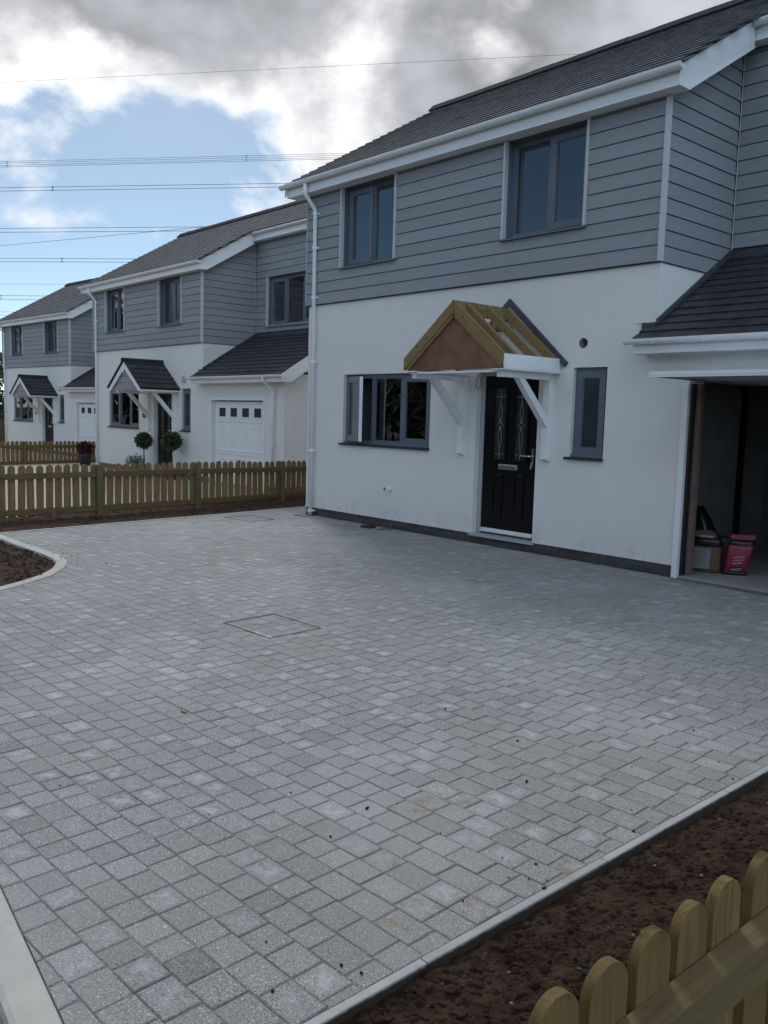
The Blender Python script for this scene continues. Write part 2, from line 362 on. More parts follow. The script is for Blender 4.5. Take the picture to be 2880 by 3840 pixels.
def area_px(pts):
    q = [pix(p) for p in pts]
    if any(x is None for x in q): return 0
    cx = sum(x[0] for x in q)/len(q); cy = sum(x[1] for x in q)/len(q)
    if not (-40 < cx < PXW+40 and -40 < cy < PXH+40): return 0
    return abs(sum(q[i][0]*q[(i+1) % len(q)][1]-q[(i+1) % len(q)][0]*q[i][1] for i in range(len(q))))/2
GZ = -0.152                                   # paving level; z = 0 is the foot of the front door
# ================================================================== THE GROUND
def sheet(name, pts, z, mat, parent=None):
    m = mb(); m.poly([(x, y, z) for x, y in pts]); return m.build(name, mat, parent)
struct(sheet('ground', [(-900, -900), (900, -900), (900, 900), (-900, 900)], -0.62, 'earth_ground'))
struct(sheet('road', [(-400, -13.6), (400, -13.6), (400, -6.8), (-400, -6.8)], -0.26, 'asphalt'))
# neighbouring drives of pale gravel
struct(sheet('gravel_drive', [(-16.55, -7.2), (-3.46, -7.2), (-4.3, 4.5), (-16.9, 4.5)], -0.245, 'gravel'))
struct(sheet('gravel_drive', [(-34, -7.2), (-16.75, -7.2), (-17.3, 6), (-34, 6)], -0.335, 'gravel'))
# driveway of concrete setts
FE0, FE1 = Vector((-1.655, -4.83)), Vector((-2.42, 0.45))      # far edging line
BED = [(-1.49, -4.832), (-0.73, -4.845), (0.06, -4.825), (0.47, -4.835), (0.80, -4.91), (1.14, -5.09), (1.45, -5.337), (1.68, -5.621), (1.895, -5.948), (2.12, -6.45), (2.20, -6.96)]
KF0, KF1 = Vector((2.2, -6.985)), Vector((8.05, -7.652))       # front kerb line
def edge_x(y): return 8.03 - 0.0127*(y+6.81)
drive = struct(sheet('driveway', [(edge_x(-7.6), -7.63), (edge_x(-0.02), -0.02), (-1.69, -0.02), (-1.69, 3.0), (-2.8, 3.0), (-2.42, 0.45), (-1.655, -4.83)] + BED[1:] , GZ-0.0040, 'joint_sand'))
def clip(poly, a, n):
    """keep the side of the line through a where (p-a).n <= 0"""
    out = []
    for i in range(len(poly)):
        p, q = poly[i], poly[(i+1) % len(poly)]
        dp = (p[0]-a[0])*n[0]+(p[1]-a[1])*n[1]; dq = (q[0]-a[0])*n[0]+(q[1]-a[1])*n[1]
        if dp <= 0: out.append(p)
        if (dp < 0 < dq) or (dq < 0 < dp):
            t = dp/(dp-dq); out.append((p[0]+(q[0]-p[0])*t, p[1]+(q[1]-p[1])*t))
    return out
def ln(a, b):                                    # right-hand normal of a->b
    d = (Vector(b)-Vector(a)).normalized(); return (d.y, -d.x)
def parea(p): return abs(sum(p[i][0]*p[(i+1) % len(p)][1]-p[(i+1) % len(p)][0]*p[i][1] for i in range(len(p))))/2
ROT = R(2.9); CU2, SU2 = math.cos(ROT), math.sin(ROT)
def UV(u, v): return (7.70 + u*CU2 - v*SU2, -7.030 + u*SU2 + v*CU2)
PITCHV = 0.1225
MAN = [(4.02, -4.955), (4.625, -4.935), (4.600, -4.44), (3.995, -4.46)]      # access cover let into the setts
MAN2 = [(-1.85, -1.42), (-1.225, -1.385), (-1.25, -0.90), (-1.875, -0.935)]
rp = random.Random(3)
setts = []
for row in range(-9, 84):
    v0 = row*PITCHV; u = -11.0 + rp.random()*0.15
    while u < 0.75:
        L = rp.choice((0.110, 0.135, 0.135, 0.165, 0.165))+rp.uniform(-.003, .003)
        j = 0.0038 + rp.random()*0.0036; k_ = 0.0016 + rp.random()*0.0018; dv = rp.uniform(-.0011, .0011)
        quad = [UV(u+j/2, v0+k_/2+dv), UV(u+L-j/2, v0+k_/2+dv), UV(u+L-j/2, v0+PITCHV-k_/2+dv), UV(u+j/2, v0+PITCHV-k_/2+dv)]
        u += L
        cx, cy = sum(q[0] for q in quad)/4, sum(q[1] for q in quad)/4
        if cx > 8.2 or cy < -7.8 or cx < -3.2 or cy > 2.6: continue
        p = quad
        p = clip(p, (8.03-0.004, -6.81), (1.0, 0.0127))                           # right edging
        p = clip(p, KF0 + Vector((0, 0.005)), ln(KF0, KF1)) if p else p           # front kerb
        p = clip(p, FE0 + Vector((0.004, 0)), ln(FE1, FE0)) if p else p           # far edging
        if cx > -1.75:
            p = clip(p, (0, -0.024 if cx < 5.02 else -0.112), (0, 1)) if p else p
        if cx > -1.75 and cy > 0: continue
        # round the planting bed
        if p and cx < 2.6 and cy < -4.6:
            best = min(range(len(BED)-1), key=lambda i: ((BED[i][0]+BED[i+1][0])/2-cx)**2+((BED[i][1]+BED[i+1][1])/2-cy)**2)
            a, b = BED[best], BED[best+1]
            p = clip(p, a, ln(a, b))
        if not p or len(p) < 3 or parea(p) < 0.0012: continue
        setts.append((p, cx, cy, L, (u, v0)))
def inset(p, d):
    c = (sum(q[0] for q in p)/len(p), sum(q[1] for q in p)/len(p)); out = []
    for q in p:
        w = Vector((q[0]-c[0], q[1]-c[1])); l = w.length
        out.append((c[0]+w.x*(1-d*1.4/max(l, 0.02)), c[1]+w.y*(1-d*1.4/max(l, 0.02))))
    return out
def inside(pt, poly):
    r = False
    for i in range(len(poly)):
        a, b = poly[i], poly[(i+1) % len(poly)]
        if (a[1] > pt[1]) != (b[1] > pt[1]) and pt[0] < (b[0]-a[0])*(pt[1]-a[1])/(b[1]-a[1])+a[0]: r = not r
    return r
def sett_mesh(m, s):
    p, cx, cy, L, _ = s
    far = (Vector((cx, cy))-CAM.xy).length
    h = max(-.001, min(.0016, rp.gauss(0, 0.0007))); tx, ty = rp.gauss(0, 0.006), rp.gauss(0, 0.006)
    tone = min(1.22, max(0.80, rp.gauss(1.0, 0.052))); bl = 0.0
    if rp.random() < 0.40: bl = rp.random()**1.5*0.62
    rust = 0.55 if (7.2 < cx < 8.02 and -6.6 < cy < -5.6 and rp.random() < 0.28) else (0.25 if rp.random() < 0.03 else 0.0)
    if rp.random() < 0.035: tone *= 0.88
    t = (tone, bl, rust)
    z = lambda q: GZ + h + (q[0]-cx)*tx + (q[1]-cy)*ty
    q = inset(p, 0.0042); b = len(m.v); n = len(p)
    m.v += [(x, y, GZ-0.035) for x, y in p] + [(x, y, z((x, y))-0.003) for x, y in p] + [(x, y, z((x, y))) for x, y in q]
    hx, hy = max(abs(a[0]-cx) for a in p), max(abs(a[1]-cy) for a in p)
    m.uv += [(1.1, 1.1, 0)]*(2*n) + [((x-cx)/max(hx, .02), (y-cy)/max(hy, .02), 0) for x, y in q]
    for k in (0, n):
        for i in range(n):
            j = (i+1) % n; m.face((b+k+i, b+k+j, b+k+n+j, b+k+n+i), t)
    m.face([b+2*n+i for i in range(n)], t)
for s in setts: pass
setts.sort(key=lambda s: -area_px([(x, y, GZ) for x, y in s[0]]))
rest = mb(); rest.uv = []
for i, s in enumerate(setts):
    if inside((s[1], s[2]), MAN) and False: continue
    if i < 300:
        m = mb(); m.uv = []; sett_mesh(m, s); m.build('paver', 'paver', drive, attr=True)
    else: sett_mesh(rest, s)
stuff(rest.build('pavers', 'paver', drive, attr=True))
# access covers: steel frame round a tray of setts
def access_cover(name, quad, label):
    m0 = empty(name, (sum(q[0] for q in quad)/4, sum(q[1] for q in quad)/4, GZ))
    o = m0.location
    for i in range(4):
        a, b = Vector(quad[i]), Vector(quad[(i+1) % 4]); d = (b-a).normalized(); n = Vector((-d.y, d.x))
        m = mb(); w = 0.008
        P = [a-d*w*0.9, b+d*w*0.9, b+d*w*0.9+n*w, a-d*w*0.9+n*w]
        if i % 2: P = [a+d*w*1.2, b-d*w*1.2, b-d*w*1.2+n*w, a+d*w*1.2+n*w]
        m.hexa([(q.x-o.x, q.y-o.y, -0.02) for q in P] + [(q.x-o.x, q.y-o.y, 0.005) for q in P]); m.build('frame_bar', 'black_plastic', m0)
    for k in (0, 2):                               # lifting keyways
        a, b = Vector(quad[k]), Vector(quad[k+1]); c = a.lerp(b, 0.62); d = (b-a).normalized(); n = Vector((-d.y, d.x))
        P = [c-d*0.05-n*0.004, c+d*0.05-n*0.004, c+d*0.05+n*0.014, c-d*0.05+n*0.014]
        m = mb(); m.hexa([(q.x-o.x, q.y-o.y, -0.02) for q in P] + [(q.x-o.x, q.y-o.y, 0.0068) for q in P]); m.build('keyway', 'black_plastic', m0)
    return tag(m0, label, 'access cover')
access_cover('access_cover', MAN, 'dark steel frame of a paved access cover in the middle of the drive')
access_cover('access_cover', MAN2, 'dark steel frame of a paved access cover near the house corner')
# edgings and kerbs, one stone at a time
def stones(parent, pts, w, step, ztop, zbot, mat, side, name='kerb_stone', bull=0.012, gap=0.004):
    """pts: polyline of the edge against the paving; stones lie on the given side (+1 left, -1 right)"""
    P = [Vector(p) for p in pts]; acc = [0.0]
    for i in range(1, len(P)): acc.append(acc[-1]+(P[i]-P[i-1]).length)
    def at(s):
        s = max(0, min(acc[-1], s))
        for i in range(1, len(P)):
            if s <= acc[i] + 1e-9:
                return P[i-1].lerp(P[i], (s-acc[i-1])/max(1e-9, acc[i]-acc[i-1]))
        return P[-1]
    def nrm(s):
        d = (at(s+0.04)-at(s-0.04)).normalized(); return Vector((-d.y, d.x))*side
    n = max(1, round(acc[-1]/step)); L = acc[-1]/n
    for k in range(n):
        s0, s1 = k*L+gap/2, (k+1)*L-gap/2; cuts = [s0 + (s1-s0)*i/4 for i in range(5)]
        dz = random.gauss(0, 0.0012); m = mb(); rings = []
        for s in cuts:
            a = at(s); q = nrm(s)
            prof = [(0, zbot), (0, ztop-bull*0.35), (bull*0.35, ztop), (w-bull, ztop), (w-bull*0.3, ztop-bull*0.3), (w, ztop-bull), (w, zbot)]
            rings.append([(a.x+q.x*x, a.y+q.y*x, z+dz) for x, z in prof])
        m.loft(rings); m.build(name, mat, parent)
ed = struct(sheet('edging', [(8.06, -7.6), (8.07, -7.6), (8.01, 0), (8.0, 0)], GZ-0.10, 'edging_concrete'))
stones(ed, [(edge_x(-7.62), -7.62), (edge_x(0.0), 0.0)], 0.033, 0.914, GZ+0.003, GZ-0.13, 'edging_concrete', -1, 'edging_stone', 0.005)
fe = struct(sheet('edging', [(-1.70, -4.8), (-1.68, -4.8), (-2.44, 0.4), (-2.46, 0.4)], GZ-0.10, 'kerb_concrete'))
stones(fe, [FE0, FE1, (-2.80, 3.0)], 0.05, 0.914, GZ+0.012, GZ-0.10, 'kerb_concrete', 1, 'edging_stone', 0.005)
bk = struct(sheet('kerb', [(-1.5, -4.87), (0.3, -4.87), (0.3, -4.93), (-1.5, -4.93)], GZ-0.10, 'kerb_concrete'))
stones(bk, [(-1.66, -4.83)] + BED, 0.115, 0.45, GZ+0.008, GZ-0.10, 'kerb_concrete', -1)
fk = struct(sheet('kerb', [(2.3, -7.06), (8.0, -7.70), (8.0, -7.74), (2.3, -7.10)], GZ-0.10, 'kerb_concrete'))
stones(fk, [(-4.6, -6.972), KF0-Vector((0.005, 0))], 0.125, 0.914, GZ+0.010, GZ-0.14, 'kerb_concrete', -1, bull=0.022)
stones(fk, [KF0, (6.836, -7.513), KF1, (9.6, -7.83)], 0.125, 0.914, GZ+0.010, GZ-0.14, 'kerb_concrete', -1, bull=0.022)
# ------------------------------------------------------------------ soil
def hsh(x, y, s):
    from mathutils import noise as mn
    return mn.noise(Vector((x*s, y*s, s*1.7)))
def soil_sheet(name, x0, x1, y0, y1, step, zf, keep):
    nx, ny = int((x1-x0)/step)+1, int((y1-y0)/step)+1
    m = mb(); idx = {}
    for i in range(nx):
        for j in range(ny):
            x, y = x0+i*step, y0+j*step
            xx, yy = x+random.uniform(-.3, .3)*step, y+random.uniform(-.3, .3)*step
            idx[i, j] = len(m.v); m.v.append((xx, yy, zf(xx, yy)+random.gauss(0, 0.16)*min(step, 0.022)))
    for i in range(nx-1):
        for j in range(ny-1):
            if keep(x0+(i+.5)*step, y0+(j+.5)*step): m.face((idx[i, j], idx[i+1, j], idx[i+1, j+1], idx[i, j+1]))
    o = m.build(name, 'soil', None); return struct(o)
def rough(x, y): return 0.015*hsh(x, y, 4.5)+0.012*hsh(x+9, y, 13)+0.010*hsh(x, y+5, 31)+0.008*hsh(x+2, y+7, 66)
soil_sheet('soil_bed', 8.055, 9.75, -7.75, -3.6, 0.0145, lambda x, y: GZ-0.028 + min(0.05, (x-8.06)*0.09) + rough(x, y), lambda x, y: True)
soil_sheet('soil_bed', 8.03, 9.75, -3.6, 2.6, 0.06, lambda x, y: GZ-0.05 + rough(x, y), lambda x, y: True)
def bed_in(x, y):
    return inside((x, y), [(-1.66, -4.90)] + [(p[0]-0.03, p[1]-0.06) for p in BED[1:]] + [(2.1, -7.15), (-1.66, -7.05)])
soil_sheet('soil_bed', -1.75, 2.2, -7.15, -4.86, 0.03, lambda x, y: GZ-0.035 + rough(x, y)*1.1 + 0.045*max(0, 1-((x+0.2)**2+(y+6.2)**2)/2.0), bed_in)
def strip_in(x, y):
    t = (y-FE0.y)/(FE1.y-FE0.y); xe = FE0.x+(FE1.x-FE0.x)*t - 0.03
    return x < xe and x > xe-2.1
soil_sheet('soil_bed', -4.9, -1.6, -7.1, 3.0, 0.045, lambda x, y: GZ-0.03-0.035*max(0, min(1, (-2.2-x))) + rough(x, y), strip_in)
# clods and crumbs
def clods(name, spots, mat='soil'):
    m = mb()
    ico = bmesh.new(); bmesh.ops.create_icosphere(ico, subdivisions=1, radius=1.0)
    base = [v.co.copy() for v in ico.verts]; fac = [[v.index for v in f.verts] for f in ico.faces]; ico.free()
    rc = random.Random(11)
    for x, y, z, r in spots:
        b = len(m.v); sx, sy, sz = (rc.uniform(.7, 1.3) for _ in range(3)); a = rc.uniform(0, 6.28); ca, sa = math.cos(a), math.sin(a)
        for p in base:
            k = r*rc.uniform(.72, 1.2); px, py, pz = p.x*sx*k, p.y*sy*k, p.z*sz*k*0.75
            m.v.append((x+px*ca-py*sa, y+px*sa+py*ca, z+pz))
        for f in fac: m.face([b+i for i in f])
    return stuff(m.build(name, mat))
rs = random.Random(5); sp = []
for _ in range(14000):
    x, y = rs.uniform(8.085, 9.5), rs.uniform(-7.6, -4.0)
    if (y+7.6)/3.6 > 0.35 and rs.random() < 0.4: continue
    r = min(0.030, 0.0030*(1+rs.expovariate(1.0)*1.15))
    sp.append((x, y, GZ-0.028+min(0.05, (x-8.06)*0.09)+rough(x, y)-r*0.15, r))
for _ in range(700):
    x, y = rs.uniform(8.09, 9.7), rs.uniform(-4.0, 0)
    r = rs.uniform(0.006, 0.024); sp.append((x, y, GZ-0.045+rough(x, y)+r*0.3, r))
clods('soil_clods', sp)
sp = []
while len(sp) < 900:
    x, y = rs.uniform(-1.6, 2.1), rs.uniform(-7, -4.95)
    if bed_in(x, y):
        r = rs.uniform(0.006, 0.024); sp.append((x, y, GZ-0.03+rough(x, y)+0.045*max(0, 1-((x+0.2)**2+(y+6.2)**2)/2.0)+r*0.3, r))
for _ in range(500):
    y = rs.uniform(-5.5, 0.6); x = FE0.x+(FE1.x-FE0.x)*(y-FE0.y)/(FE1.y-FE0.y)-rs.uniform(0.08, 1.5); r = rs.uniform(0.006, 0.026)
    sp.append((x, y, GZ-0.035-0.035*max(0, min(1, -2.2-x))+rough(x, y)+r*0.3, r))
clods('soil_clods', sp)
sp = []
for _ in range(20):                                # crumbs kicked on to the setts and kerbs
    y = rs.uniform(-7.3, -3.5); sp.append((edge_x(y)-abs(rs.gauss(0, 0.30)), y, GZ+0.004, rs.uniform(0.0025, 0.006)))
for _ in range(38):
    i = rs.randrange(0, 8); t = rs.random(); a, b = BED[i], BED[i+1]
    sp.append((a[0]+(b[0]-a[0])*t+rs.gauss(0, 0.10), a[1]+(b[1]-a[1])*t+rs.gauss(0.0, 0.10), GZ+0.010, rs.uniform(0.003, 0.009)))
for _ in range(26): sp.append((rs.uniform(0.5, 8.0), rs.uniform(-7.2, -2.5), GZ+0.003, rs.uniform(0.002, 0.0055)))
for u, v in ((1090, 2975), (1240, 3140), (1375, 3035), (1380, 3030), (2375, 3120), (1940, 2780), (1975, 2933), (1670, 2660), (2600, 2740), (2040, 3335)):
    d = ray(u, v); t = (GZ-CAM.z)/d.z; q = CAM+d*t; sp.append((q.x, q.y, GZ+0.004, rs.uniform(0.005, 0.009)))
clods('soil_crumbs', sp)
sp = []
for _ in range(150):
    x, y = rs.uniform(8.09, 9.5), rs.uniform(-7.6, -4.0); k_ = rs.uniform(0.003, 0.008); sp.append((x, y, GZ-0.024+min(0.05, (x-8.06)*0.09)+rough(x, y)+k_*0.5, k_))
for _ in range(60):
    x, y = rs.uniform(-1.4, 1.2), rs.uniform(-6.8, -5.1); k_ = rs.uniform(0.005, 0.012); sp.append((x, y, GZ-0.02+rough(x, y)+0.045*max(0, 1-((x+0.2)**2+(y+6.2)**2)/2.0), k_))
clods('stones', sp, 'stone')
# ================================================================== THE HOUSES
XL, XC, XG, YI, YB = -1.674, 4.606, 8.02, 1.512, 5.9
RS, RY0, RZ0, RYR = 0.594, -0.30, 5.06, 2.95           # roof slope, eave line, ridge line
def zr(y): return RZ0 + RS*(y-RY0)
GS = 0.607
def zg(y): return 2.36 + GS*(y+0.30)
PB = 0.1646                                            # cladding exposure
CB = 3.195                                             # foot of the cladding
def wall_grid(m, P, u0, u1, z0, z1, ops, t):
    """wall with openings; P(u, n, z) maps to space, n = depth into the wall"""
    us = sorted({u0, u1, *[o[0] for o in ops], *[o[1] for o in ops]}); zs = sorted({z0, z1, *[o[2] for o in ops], *[o[3] for o in ops]})
    us = [u for u in us if u0 <= u <= u1]; zs = [z for z in zs if z0 <= z <= z1]
    def hole(i, k):
        if i < 0 or k < 0 or i >= len(us)-1 or k >= len(zs)-1: return True
        uc, zc = (us[i]+us[i+1])/2, (zs[k]+zs[k+1])/2
        return any(o[0] < uc < o[1] and o[2] < zc < o[3] for o in ops)
    for i in range(len(us)-1):
        for k in range(len(zs)-1):
            if hole(i, k): continue
            a, b, c, d = us[i], us[i+1], zs[k], zs[k+1]
            m.poly([P(a, 0, c), P(b, 0, c), P(b, 0, d), P(a, 0, d)]); m.poly([P(b, t, c), P(a, t, c), P(a, t, d), P(b, t, d)])
            if hole(i-1, k): m.poly([P(a, 0, c), P(a, 0, d), P(a, t, d), P(a, t, c)])
            if hole(i+1, k): m.poly([P(b, 0, c), P(b, t, c), P(b, t, d), P(b, 0, d)])
            if hole(i, k-1): m.poly([P(a, 0, c), P(a, t, c), P(b, t, c), P(b, 0, c)])
            if hole(i, k+1): m.poly([P(a, 0, d), P(b, 0, d), P(b, t, d), P(a, t, d)])
    return m
def lap_boards(par, P, u0, u1, z0, z1, ops, first=0.0):
    """lap cladding: one board per course and stretch between openings"""
    k = 0
    while CB + k*PB < z1 - 0.01:
        a, b = CB+k*PB, min(CB+(k+1)*PB+0.012, z1); k += 1
        if a < z0-0.001: continue
        segs = [(u0 if not callable(u0) else u0(b), u1)]
        for o in ops:
            if o[2] < (a+b)/2 - 0.01 and o[3] > (a+b)/2 - 0.01:
                ns = []
                for s in segs:
                    if s[1] <= o[0] or s[0] >= o[1]: ns.append(s)
                    else:
                        if o[0]-s[0] > 0.02: ns.append((s[0], o[0]))
                        if s[1]-o[1] > 0.02: ns.append((o[1], s[1]))
                segs = ns
        cut_ = []
        for s in segs:                                   # butt joints in the long runs
            if s[1]-s[0] > 2.6:
                x_ = s[0]+(s[1]-s[0])*(0.25+0.5*((k*0.618) % 1.0)); cut_ += [(s[0], x_-0.0012), (x_+0.0012, s[1])]
            else: cut_.append(s)
        segs = cut_
        for s in segs:
            if s[1]-s[0] < 0.03: continue
            bb = b; m = mb()
            a += 0.008 if k > 1 else 0.0; bb = min(bb, CB+k*PB)
            m.hexa([P(s[0], -0.044, a), P(s[1], -0.044, a), P(s[1], -0.003, a), P(s[0], -0.003, a),
                    P(s[0], -0.032, bb), P(s[1], -0.032, bb), P(s[1], -0.003, bb), P(s[0], -0.003, bb)]); a -= 0.008 if k > 1 else 0.0
            m.build('board', 'cladding', par)
def slates(par, P, u0, u1, s0, s1, w, gauge, mat, budget, xf, cut=None):
    """P(u, s, h): along the eave, up the slope, above the deck; returns candidates sorted later"""
    out = []; k = 0; s = s0
    while s < s1-0.02:
        e = min(s+gauge+0.05, s1); u = u0 - (w/2 if k % 2 else 0)
        while u < u1:
            a, b = max(u, u0)+0.0015, min(u+w, u1)-0.0015; u += w
            if b-a < 0.03: continue
            if cut and cut((a+b)/2, s): continue
            j = random.gauss(0, 0.0004); t = min(1.3, max(0.7, random.gauss(1, 0.08))); tb = t*random.uniform(0.98, 1.05)
            h0, h1 = 0.021+abs(j)*1.3, 0.002
            sj = s+random.gauss(0, 0.0015)
            pts = [P(a, sj, 0.002), P(b, sj, 0.002), P(b, e, -0.003), P(a, e, -0.003), P(a, sj, h0), P(b, sj, h0+j), P(b, e, h1), P(a, e, h1)]
            out.append((pts, (t, tb, 0), mat))
        s += gauge; k += 1
    return out
def put_slates(par, cand, budget, xf):
    cand.sort(key=lambda c: -area_px([xf @ Vector(p) for p in c[0][4:]]))
    restm = {}
    for i, (pts, t, mat) in enumerate(cand):
        if i < budget: m = mb(); m.hexa(pts, t); m.build('slate', mat, par, attr=True)
        else: restm.setdefault(mat, mb()).hexa(pts, t)
    for mat, m in restm.items(): stuff(m.build('slates', mat, par, attr=True))
def half_gutter(par, x0, x1, y, z, r=0.056, clips=6, xs=None):
    m = mb(); rings = []
    for x in (x0, x1):
        out = [(x, y+r*math.cos(a), z+r*math.sin(a)) for a in [math.pi+math.pi*i/10 for i in range(11)]]
        inn = [(x, y+(r-.005)*math.cos(a), z+(r-.005)*math.sin(a)+.001) for a in [2*math.pi-math.pi*i/10 for i in range(11)]]
        rings.append(out+inn)
    m.loft(rings)
    o = m.build('gutter', 'white_upvc', par, smooth=False)
    for e, d in ((x0, -1), (x1, 1)):                  # stop ends
        c = mb(); a = [(y+(r+.005)*math.cos(t), z+(r+.005)*math.sin(t)) for t in [math.pi+math.pi*i/10 for i in range(11)]]
        c.prism(a, 'x', e-0.022, e+0.022); c.build('stop_end', 'white_upvc', o)
    n = clips
    for i in range(n):
        x = x0+(x1-x0)*(i+0.55)/n
        c = mb(); rr = r+0.006
        a = [(y+rr*math.cos(t), z+rr*math.sin(t)) for t in [math.pi+math.pi*j/10 for j in range(11)]] + [(y+(r-.006)*math.cos(t), z+(r-.006)*math.sin(t)) for t in [2*math.pi-math.pi*j/10 for j in range(11)]]
        c.prism(a, 'x', x-0.011, x+0.011); c.build('gutter_bracket', 'white_upvc', o)
    return o
def downpipe(par, x, yg, zg_, yw, zb, clipz, drop=0.17):
    m = mb(); z1 = zg_-drop; z2 = z1-0.20
    path = [(x, yg, zg_)]
    path += [(x, yg, z1+0.04), (x, yg+0.012, z1), (x, yw-0.012, z2+0.02), (x, yw, z2-0.02), (x, yw, zb)]
    m.tube(path, 0.032, 12); p = m.build('downpipe', 'white_upvc', par, smooth=True)
    for z in [z2-0.05]+clipz:
        c = mb(); c.tube([(x, yw, z-0.022), (x, yw, z+0.022)], 0.041, 12); c.box(x-0.012, x+0.075, yw+0.02, yw+0.045, z-0.011, z+0.011); c.build('pipe_clip', 'white_upvc', p)
    return p
def window(par, x0, x1, z0, z1, yf, bays, handle=True, obscure=False, dep=0.07, sill=None, name='window', sill_over=0.06, trim=False):
    """frame facing -Y with its outer face at yf; bays: (xa, xb, kind) in metres, kind f fixed, s sash, o open sash"""
    fw = 0.055; m = mb()
    m.box(x0, x1, yf, yf+dep, z0, z0+fw); m.box(x0, x1, yf, yf+dep, z1-fw, z1)
    m.box(x0, x0+fw, yf, yf+dep, z0+fw, z1-fw); m.box(x1-fw, x1, yf, yf+dep, z0+fw, z1-fw)
    for i in range(1, len(bays)):
        xm = bays[i][0]; m.box(xm-0.03, xm+0.03, yf, yf+dep, z0+fw, z1-fw)
    f = m.build(name, 'frame_grey', par)
    gm = 'obscure_glass' if obscure else 'glass'
    for i, (a, b, k) in enumerate(bays):
        a2 = x0+fw if i == 0 else a+0.03; b2 = x1-fw if i == len(bays)-1 else b-0.03
        za, zb = z0+fw, z1-fw
        if k == 'f':
            m = mb(); m.box(a2-0.01, b2+0.01, yf+0.030, yf+0.042, za-0.01, zb+0.01); m.build('pane', gm, f)
            m = mb()
            for q in ((a2, b2, za, za+0.014), (a2, b2, zb-0.014, zb), (a2, a2+0.014, za+0.014, zb-0.014), (b2-0.014, b2, za+0.014, zb-0.014)): m.box(q[0], q[1], yf+0.012, yf+0.029, q[2], q[3])
            m.build('glazing_bead', 'frame_grey', f)
            continue
        ov = 0.018; A, B, C, D = a2-ov, b2+ov, za-ov, zb+ov; sw = 0.072; ys = yf-0.018
        parts = []
        m = mb()
        for q in ((A, B, C, C+sw), (A, B, D-sw, D), (A, A+sw, C+sw, D-sw), (B-sw, B, C+sw, D-sw)): m.box(q[0], q[1], ys, ys+0.06, q[2], q[3])
        g_ = mb(); g_.box(A+sw-0.01, B-sw+0.01, ys+0.022, ys+0.034, C+sw-0.01, D-sw+0.01)
        e_ = mb()
        for q in ((A+sw, B-sw, C+sw, C+sw+0.013), (A+sw, B-sw, D-sw-0.013, D-sw), (A+sw, A+sw+0.013, C+sw+.013, D-sw-.013), (B-sw-0.013, B-sw, C+sw+.013, D-sw-.013)): e_.box(q[0], q[1], ys+0.008, ys+0.021, q[2], q[3])
        if k == 'o':
            th = R(-22.5); M = Matrix.Translation((A+0.012, ys+0.01, 0)) @ Matrix.Rotation(th, 4, 'Z') @ Matrix.Translation((-A-0.012, -ys-0.01, 0))
            w_ = mb(); w_.box(B-0.001, B+0.006, ys+0.012, ys+0.058, C+0.004, D-0.004); w_.box(A+0.01, B-0.004, ys+0.0605, ys+0.066, C+0.004, C+sw); w_.box(A+0.01, B-0.004, ys+0.0605, ys+0.066, D-sw, D-0.004); w_.box(B-sw, B-0.004, ys+0.0605, ys+0.066, C+sw, D-sw)
            for q in (m, g_, e_, w_): q.xf(M)
            w_.build('inner_face', 'white_upvc', f)
        m.build('sash', 'frame_grey', f); g_.build('pane', gm, f); e_.build('glazing_bead', 'frame_grey', f)
        if handle and k == 's':
            h = mb(); hx = A+sw+0.03; h.box(hx-0.012, hx+0.012, ys+0.062, ys+0.07, (C+D)/2-0.06, (C+D)/2+0.03); h.tube([(hx, ys+0.085, (C+D)/2+0.02), (hx, ys+0.095, (C+D)/2-0.02), (hx, ys+0.09, (C+D)/2-0.10)], 0.009, 8)
            h.build('handle', 'chrome', f)
    if sill == 'slate':
        m = mb(); m.hexa([(x0-0.06, -0.045, z0-0.030), (x1+0.012, -0.045, z0-0.030), (x1+0.012, yf+0.02, z0-0.030), (x0-0.06, yf+0.02, z0-0.030), (x0-0.06, -0.045, z0-0.004), (x1+0.012, -0.045, z0-0.004), (x1+0.012, yf+0.02, z0+0.002), (x0-0.06, yf+0.02, z0+0.002)])
        m.build('sill', 'sill_slate', f)
        m = mb(); m.hexa([(x0+0.002, yf-0.05, z0+0.001), (x1-0.002, yf-0.05, z0+0.001), (x1-0.002, yf-0.001, z0+0.001), (x0+0.002, yf-0.001, z0+0.001), (x0+0.002, yf-0.05, z0+0.018), (x1-0.002, yf-0.05, z0+0.018), (x1-0.002, yf-0.001, z0+0.045), (x0+0.002, yf-0.001, z0+0.045)])
        m.build('cill', 'frame_grey', f)
    elif sill is not None:
        yo = sill
        m = mb(); m.hexa([(x0-0.045, yo-0.080, z0-0.030), (x1+0.045, yo-0.080, z0-0.030), (x1+0.045, yf+0.01, z0-0.030), (x0-0.045, yf+0.01, z0-0.030), (x0-0.045, yo-0.080, z0-0.010), (x1+0.045, yo-0.080, z0-0.010), (x1+0.045, yf+0.01, z0+0.010), (x0-0.045, yf+0.01, z0+0.010)])
        m.build('sill', 'frame_grey', f)
        for xa, xb in ((x0-0.032, x0-0.001), (x1+0.001, x1+0.032)):
            m = mb(); m.box(xa, xb, yo-0.066, yo-0.002, z0-0.008, z1+0.03); m.build('jamb_trim', 'corner_trim', f)
        for xa, xb in ((x0-0.004, x0-0.001), (x1+0.001, x1+0.004)):
            m = mb(); m.box(xa, xb, yo-0.001, yf+0.02, z0, z1); m.build('reveal', 'frame_grey', f)
    return f
def rafter(cx, sgn, y0, y1, ztop, run, dep, tan):
    """sloping timber from the ridge down to one side"""
    xe = cx+sgn*run; dz = dep*math.sqrt(1+tan*tan)
    return mb().prism([(cx, ztop), (xe, ztop-run*tan), (xe, ztop-run*tan-dz), (cx, ztop-dz)], 'y', y0, y1)
